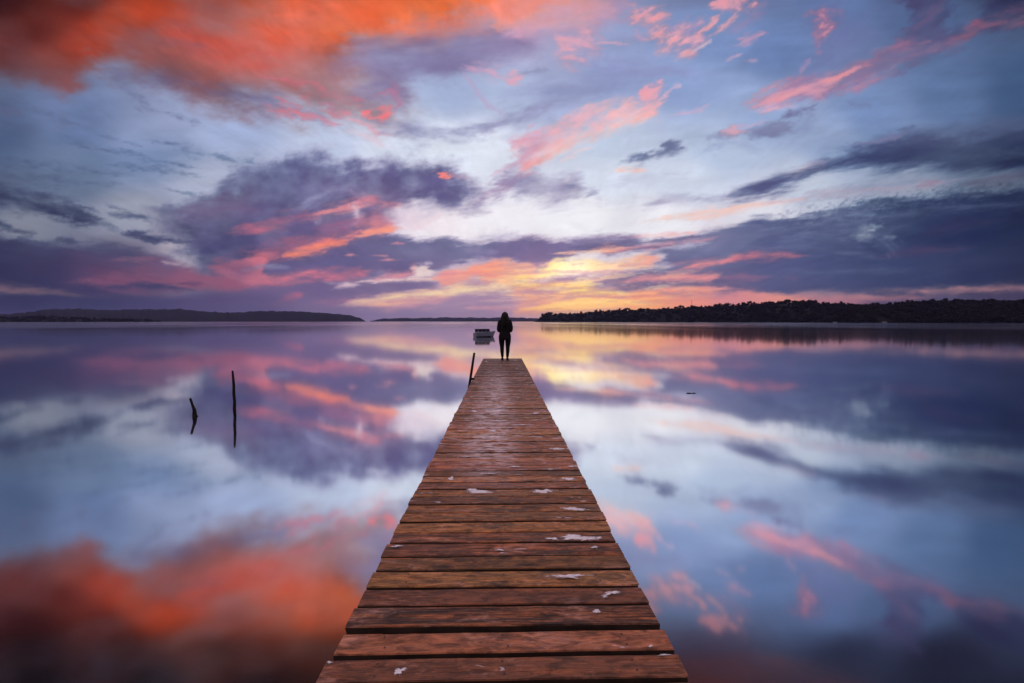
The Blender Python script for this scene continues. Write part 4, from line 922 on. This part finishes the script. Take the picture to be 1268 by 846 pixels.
# leaning pole tied to the jetty
d = 10.5
base = at(582.4, 398 + FOC*1.34/d, DECK); top = far(587.4, 437, math.hypot(base.x, base.y))
mp = thing('mooring_pole', 'thin dark pole leaning beside the left edge of the jetty', 'pole', (base.x, base.y, 0))
ax = (top - base)/(top.z - base.z)
def on(z): return Vector((ax.x*(z - DECK), ax.y*(z-DECK), z))
bm = bmesh.new(); tube(bm, [on(-1.4), on(-.1), on(.4), on(.8), on(1.05), on(top.z)], [.034, .033, .031, .03, .028, .027], 10, .18, 4); obj('shaft', bm, weed, mp, True)
bm = bmesh.new(); box(bm, on(DECK + .01) + Vector((.045, -.02, 0)), (.10, .075, .05), None, .008); obj('bracket', bm, weed, mp)
# tall stake
b = at(290.2, 507, 0); dist = math.hypot(b.x, b.y); hgt = far(289, 459, dist).z
st = thing('tall_stake', 'tall thin straight stake rising from the still water left of the jetty', 'stake', (b.x, b.y, 0))
bm = bmesh.new(); k = .0178
tube(bm, [(.006, 0, -.9), (.004, 0, -.2), (.0, 0, 0), (.004, .006, hgt*.18), (-.003, 0, hgt*.4), (.0, 0, hgt*.62), (-.010, 0, hgt*.8), (-.018, 0, hgt*.97), (-.018, 0, hgt)], [.03, .03, .03, .029, .03, .028, .025, .022, .016], 9, .3, 8)
obj('shaft', bm, weed, st, True)
bm = bmesh.new(); tube(bm, [(-.006, 0, hgt*.42), (-.026, .0, hgt*.45), (-.03, 0, hgt*.48)], [.014, .012, .006], 6, .2, 3); obj('snag', bm, weed, st)
# short crooked stump
b = at(241, 515.6, 0); k = (b - CAM).dot(FWD)/FOC
cs = thing('crooked_stake', 'short crooked stake with a knobbly foot poking out of the water', 'stake', (b.x, b.y, 0), .0)
side = RIGHT.copy(); side.z = 0; side.normalize()
def sp_(du, h): return side*(du*k) + Vector((0, 0, h*k))
bm = bmesh.new(); tube(bm, [sp_(.4, -30), sp_(.6, -6), sp_(.4, 0), sp_(.3, 4), sp_(0, 8), sp_(-1.8, 13), sp_(-3.2, 17), sp_(-4.2, 21), sp_(-4.8, 22.6)], [.036, .036, .04, .036, .032, .026, .025, .025, .018], 9, .35, 14); obj('shaft', bm, weed, cs, True)
for j, (p0, p1, p2, r) in enumerate([((-.5, 1), (-2, 2.2), (-2.6, 3.4), .02), ((.5, .6), (2.4, .5), (4.2, .4), .018), ((0, -.5), (-1.8, -.2), (-2.6, .8), .022), ((.4, 2), (1.6, 3.5), (2, 5), .014)]):
    bm = bmesh.new(); tube(bm, [sp_(*p0), sp_(*p1), sp_(*p2)], [r, r*.9, r*.5], 7, .3, j); obj('snag', bm, weed, cs)
# drifting branch, right
p0, p1 = at(849.5, 487.4, .0), at(862, 487.2, 0.)
fb = thing('floating_branch', 'small dark branch floating on the water right of the jetty', 'branch', ((p0+p1)/2))
h = (p1-p0)/2
bm = bmesh.new(); tube(bm, [-h, -h*.4 + Vector((0, .02, .012)), h*.1 + Vector((0, 0, .004)), h*.6 + Vector((0, .01, .012)), h], [.006, .012, .007, .010, .004], 8, .3, 3); obj('stem', bm, weed, fb, True)
bm = bmesh.new(); tube(bm, [h*-.3, h*-.45 + Vector((0, .03, .012)), h*-.7 + Vector((0, .05, .016))], [.006, .005, .003], 6); obj('twig', bm, weed, fb)

# ---------------------------------------------------------------- boats
hull_mat = plain('grey white boat paint', (.30, .33, .41), .4, .4, .08, 3.)
dark_glass = plain('dark cabin glass', (.02, .022, .03), .12, .6, .1)
trim = plain('dark boat trim', (.05, .05, .06), .5, .4)
def make_boat(loc, rz, lab, L=3.3, B=1.5, group=None, scale=1.):
    t = thing('moored_boat', lab, 'boat', loc, rz, group); t.scale = (scale,)*3
    V = []; F = []; n = 11; prof = [(0, -.22), (.55, -.18), (.88, .06), (.98, .3), (1., .56)]
    for i in range(n):
        s = i/(n-1); x = -L/2 + L*s
        w = B/2*(1 - max(0, (s-.35)/.65)**2.3)*(.9 + .1*min(1, s*4)); w = max(w, .015); sheer = .22*s**2
        for sg in (-1, 1):
            for (a, z) in prof:
                V.append((x + (.5*s**3*(z+.22)), sg*w*a, z*(1 + .15*s) + sheer*(z > .2) + .22*s**3*(z < .1)))
    q = len(prof)
    for i in range(n-1):
        for sg in range(2):
            for k in range(q-1):
                a = i*2*q + sg*q + k; f = (a, a+2*q, a+2*q+1, a+1)
                F.append(f if sg else f[::-1])
    F.append(tuple(k for k in range(q-1, -1, -1)) + tuple(q + k for k in range(q)))     # transom
    for i in range(n-1):                                                             # side decks and sole
        a, b = i*2*q + q-1, i*2*q + 2*q-1
        F.append((a, b, b+2*q, a+2*q))
    h = raw('hull', V, F, hull_mat, t); h.data.materials.append(trim)
    for pf in h.data.polygons:
        if len(pf.vertices) == 4 and max(V[i][2] for i in pf.vertices) < .19: pf.material_index = 1      # dark antifouling below the waterline
    bm = bmesh.new()
    for sg in (-1, 1): tube(bm, [(V[i*2*q + (q if sg > 0 else 0) + q-1]) for i in range(n)], .03, 6)
    obj('gunwale', bm, trim, t)
    # cuddy with raked windscreen, three dark panes to each side
    bm = bmesh.new(); x0, x1 = -1.38, .62
    w = B*.42
    lo, hi = .56, 1.22
    pts = [(x0, lo), (x1 + .35, lo), (x1, hi), (x0 + .05, hi)]
    vl = [bm.verts.new((px, -w, z)) for px, z in pts]; vr = [bm.verts.new((px, w*1., z)) for px, z in pts]
    for v in vl[2:] + vr[2:]: v.co.y *= .86
    bm.faces.new(vl); bm.faces.new(vr[::-1])
    for k in range(4): bm.faces.new((vl[k], vr[k], vr[(k+1) % 4], vl[(k+1) % 4]))
    obj('cabin', bm, hull_mat, t)
    bm = bmesh.new(); box(bm, ((x0+x1)/2, 0, hi + .025), (x1-x0+.1, w*1.86, .045), None, .012); obj('cabin_roof', bm, trim, t)
    for sg in (-1, 1):
        for k in range(3):
            xa = x0 + .12 + k*.66; bm = bmesh.new()
            box(bm, (xa + .29, sg*(w*.925), 1.03), (.58, .05, .36), Matrix.Rotation(0, 3, 'X')); obj('window', bm, dark_glass, t)
    for k in range(3):
        yy = (k-1)*w*.56
        bm = bmesh.new(); box(bm, (x0 + .005, yy, 1.02), (.05, w*.48, .38)); obj('window', bm, dark_glass, t)
        bm = bmesh.new(); box(bm, (x1 + .19, yy, .95), (.05, w*.48, .5), Matrix.Rotation(R(-26), 3, 'Y')); obj('window', bm, dark_glass, t)
    return t
b = at(599.5, 417.2, 0)
make_boat((b.x, b.y, .02), R(28), 'small pale cabin boat moored on the lake left of the person', scale=.78)
for u, dd, rz, lab in ((1096, 760, .3, 'pale boat lying off the dark headland, larger of the two there'), (1034, 790, 2.9, 'tiny pale boat lying off the headland, farther left of the two')):
    p = far(u, 398, dd); make_boat((p.x, p.y, .02), rz, lab, scale=1.9 if u > 1050 else 1.4)
# thin mast above the trees
p = far(856.5, 378, head_dist(856) + 140)
ms = thing('mast', 'thin mast rising above the trees of the headland', 'mast', (p.x, p.y, p.z - 14))
bm = bmesh.new(); tube(bm, [(0, 0, 0), (0, 0, 14 + 14)], [.4, .22], 6); obj('pole', bm, trim, ms)
bm = bmesh.new(); box(bm, (0, 0, 14 + 9), (2.6, .3, .3)); obj('crossarm', bm, trim, ms)

# ---------------------------------------------------------------- person at the end of the jetty
skin = plain('skin', (.45, .27, .2), .55, .3, .06)
jacket_mat = plain('black padded jacket', (.012, .012, .014), .75, .2, .3, 14.)
legging = plain('black leggings', (.010, .010, .012), .8, .15, .3, 20.)
hair_mat = plain('long dark hair', (.010, .008, .007), .6, .2, .4, 40.)
shoe_mat = plain('dark shoes', (.02, .018, .018), .7, .25)
def build_person():
    f = at(625.2, 446.3, DECK)
    t = thing('person', 'person in a dark hooded jacket and leggings standing at the jetty end, seen from behind', 'person', (f.x, f.y, DECK + .002), R(1))
    bm = bmesh.new()
    T = lambda pts, r: tube(bm, pts, r, 12)
    # legs, trunk, neck, arms: joints laid out standing, elbows out, hands together in front
    for s in (-1, 1):
        T([(s*.10, 0, .90), (s*.105, .005, .74), (s*.098, .012, .50), (s*.098, .0, .46), (s*.096, -.02, .32), (s*.085, -.005, .10), (s*.085, 0, .05)], [.088, .086, .058, .055, .054, .034, .036])
        ball(bm, (s*.088, .055, .042), (.04, .115, .036), 12, 8)
        T([(s*.12, 0, 1.34), (s*.185, -.01, 1.31), (s*.225, -.03, 1.07), (s*.165, .10, .99), (s*.085, .185, .985)], [.05, .052, .040, .034, .026])
        # hand: palm, four bent fingers of different lengths, a thumb off the side
        o = Vector((s*.055, .205, .985)); inn = Vector((-s, .12, 0)).normalized(); up = Vector((0, 0, 1)); fw = Vector((0, 1, 0))
        T([(s*.085, .185, .985), o, o + inn*.035], [.026, .028, .026])
        for k, (dz, L) in enumerate(((.027, .062), (.009, .070), (-.010, .066), (-.027, .052))):
            r0 = o + inn*.035 + up*dz
            T([r0, r0 + inn*L*.5 + fw*.012*s, r0 + inn*L*.85 + fw*(-.006), r0 + inn*L + fw*(-.022)], [.0095, .009, .008, .0065])
        r0 = o + up*.022 + inn*.004
        T([r0, r0 + up*.026 + inn*.018 - fw*.004, r0 + up*.036 + inn*.045 - fw*.004], [.011, .010, .0075])
    ball(bm, (0, 0, .92), (.17, .115, .11)); ball(bm, (0, 0, 1.08), (.135, .095, .16)); ball(bm, (0, -.005, 1.26), (.165, .105, .15))
    T([(0, -.01, 1.34), (0, -.003, 1.42), (0, .012, 1.47)], [.075, .055, .052])
    # head: skull, jaw, nose, brow, lips, ears
    ball(bm, (0, -.005, 1.555), (.073, .092, .095), 20, 14); ball(bm, (0, .03, 1.505), (.052, .058, .062), 16, 10)
    ball(bm, (0, .062, 1.468), (.026, .026, .022), 12, 8)
    T([(0, .084, 1.556), (0, .102, 1.522)], [.011, .016]); ball(bm, (0, .084, 1.495), (.022, .010, .006), 10, 6); ball(bm, (0, .085, 1.488), (.019, .010, .006), 10, 6)
    for s in (-1, 1):
        ball(bm, (s*.075, -.005, 1.535), (.012, .022, .032), 10, 8); ball(bm, (s*.032, .075, 1.568), (.022, .012, .007), 10, 6)
    o = link('body', fused(bm, .0065, 2), t, skin)
    eye = plain('eyes', (.5, .5, .5), .2, .5, .05)
    for s in (-1, 1):
        bm = bmesh.new(); ball(bm, (s*.032, .077, 1.552), (.0125, .0125, .0115), 12, 8); obj('eye', bm, eye, t, True)
    # leggings
    bm = bmesh.new()
    for s in (-1, 1):
        tube(bm, [(s*.095, 0, .92), (s*.105, 0, .80), (s*.108, .005, .66), (s*.100, .012, .50), (s*.098, -.002, .44), (s*.097, -.02, .32), (s*.087, -.008, .14), (s*.086, -.003, .115)], [.10, .108, .099, .078, .070, .067, .047, .045], 16)
    ball(bm, (0, 0, .90), (.178, .12, .11))
    link('leggings', fused(bm, .010, 3), t, legging)
    # jacket: body shell, sleeves, collar, hood lying on the back
    bm = bmesh.new()
    rings = [(.70, .150, .125), (.74, .192, .145), (.82, .198, .150), (.90, .186, .140), (1.0, .172, .130), (1.10, .178, .132), (1.2, .19, .135), (1.30, .188, .128), (1.36, .15, .11), (1.41, .10, .085), (1.45, .082, .08)]
    vr = []
    for z, rx, ry in rings:
        vr.append([bm.verts.new((rx*math.cos(a), ry*math.sin(a) - .005, z)) for a in [2*math.pi*k/28 for k in range(28)]])
    for A, B in zip(vr[:-1], vr[1:]):
        for k in range(28): bm.faces.new((A[k], A[(k+1) % 28], B[(k+1) % 28], B[k]))
    bm.faces.new(vr[0][::-1]); bm.faces.new(vr[-1])
    for s in (-1, 1):
        tube(bm, [(s*.10, 0, 1.37), (s*.165, -.005, 1.345), (s*.195, -.012, 1.27), (s*.215, -.025, 1.16), (s*.220, -.03, 1.06), (s*.205, .02, 1.01), (s*.165, .10, .99), (s*.10, .175, .985)], [.055, .062, .061, .060, .059, .055, .048, .038], 14)
        ball(bm, (s*.13, .08, .86), (.07, .065, .06), 12, 8)
    ball(bm, (0, -.10, 1.40), (.115, .06, .07))
    link('jacket', fused(bm, .011, 3), t, jacket_mat)
    # long hair falling over the back and shoulders
    bm = bmesh.new()
    ball(bm, (0, -.022, 1.568), (.092, .103, .098), 20, 14)
    tube(bm, [(0, -.05, 1.60), (0, -.085, 1.50), (0, -.105, 1.40), (0, -.135, 1.30), (0, -.145, 1.22), (0, -.14, 1.16)], [.07, .085, .088, .06, .048, .02], 14)
    for s in (-1, 1):
        tube(bm, [(s*.055, -.02, 1.60), (s*.083, -.03, 1.52), (s*.098, -.05, 1.43), (s*.10, -.09, 1.34), (s*.075, -.13, 1.26), (s*.05, -.14, 1.20)], [.045, .042, .046, .042, .034, .012], 12)
        tube(bm, [(s*.03, -.09, 1.52), (s*.04, -.125, 1.40), (s*.035, -.15, 1.28), (s*.03, -.15, 1.17), (s*.025, -.145, 1.12)], [.05, .046, .038, .026, .008], 10)
    h = fused(bm, .009, 2)
    # keep the face clear
    for v in h.vertices:
        if v.co.y > .045 and 1.43 < v.co.z < 1.60: v.co.y = .045
    link('hair', h, t, hair_mat)
    for s in (-1, 1):
        bm = bmesh.new()
        ball(bm, (s*.09, .095, .035), (.046, .07, .036), 14, 8); ball(bm, (s*.087, .0, .042), (.042, .062, .044), 14, 8)
        tube(bm, [(s*.086, -.01, .04), (s*.086, -.005, .092)], [.044, .042], 12)
        box(bm, (s*.088, .045, .012), (.082, .215, .02), None, .006)
        link('shoe', fused(bm, .006, 2), t, shoe_mat)
build_person()

# ---------------------------------------------------------------- haze
def build_haze():
    bm = bmesh.new(); box(bm, (0, 0, 69), (16200, 16200, 140))
    a = M('lake haze'); a.n.remove(a.b)
    v = a.node('VolumePrincipled')
    v.inputs['Color'].default_value = (.44, .5, 1., 1); v.inputs['Density'].default_value = HAZE
    for k in ('Density Attribute', 'Color Attribute', 'Temperature Attribute'):
        if k in v.inputs: v.inputs[k].default_value = ''
    a.l(v.outputs[0], a.out.inputs['Volume'])
    o = obj('haze', bm, a.m); tag(o, kind='stuff')
HAZE = 5.5e-5
build_haze()
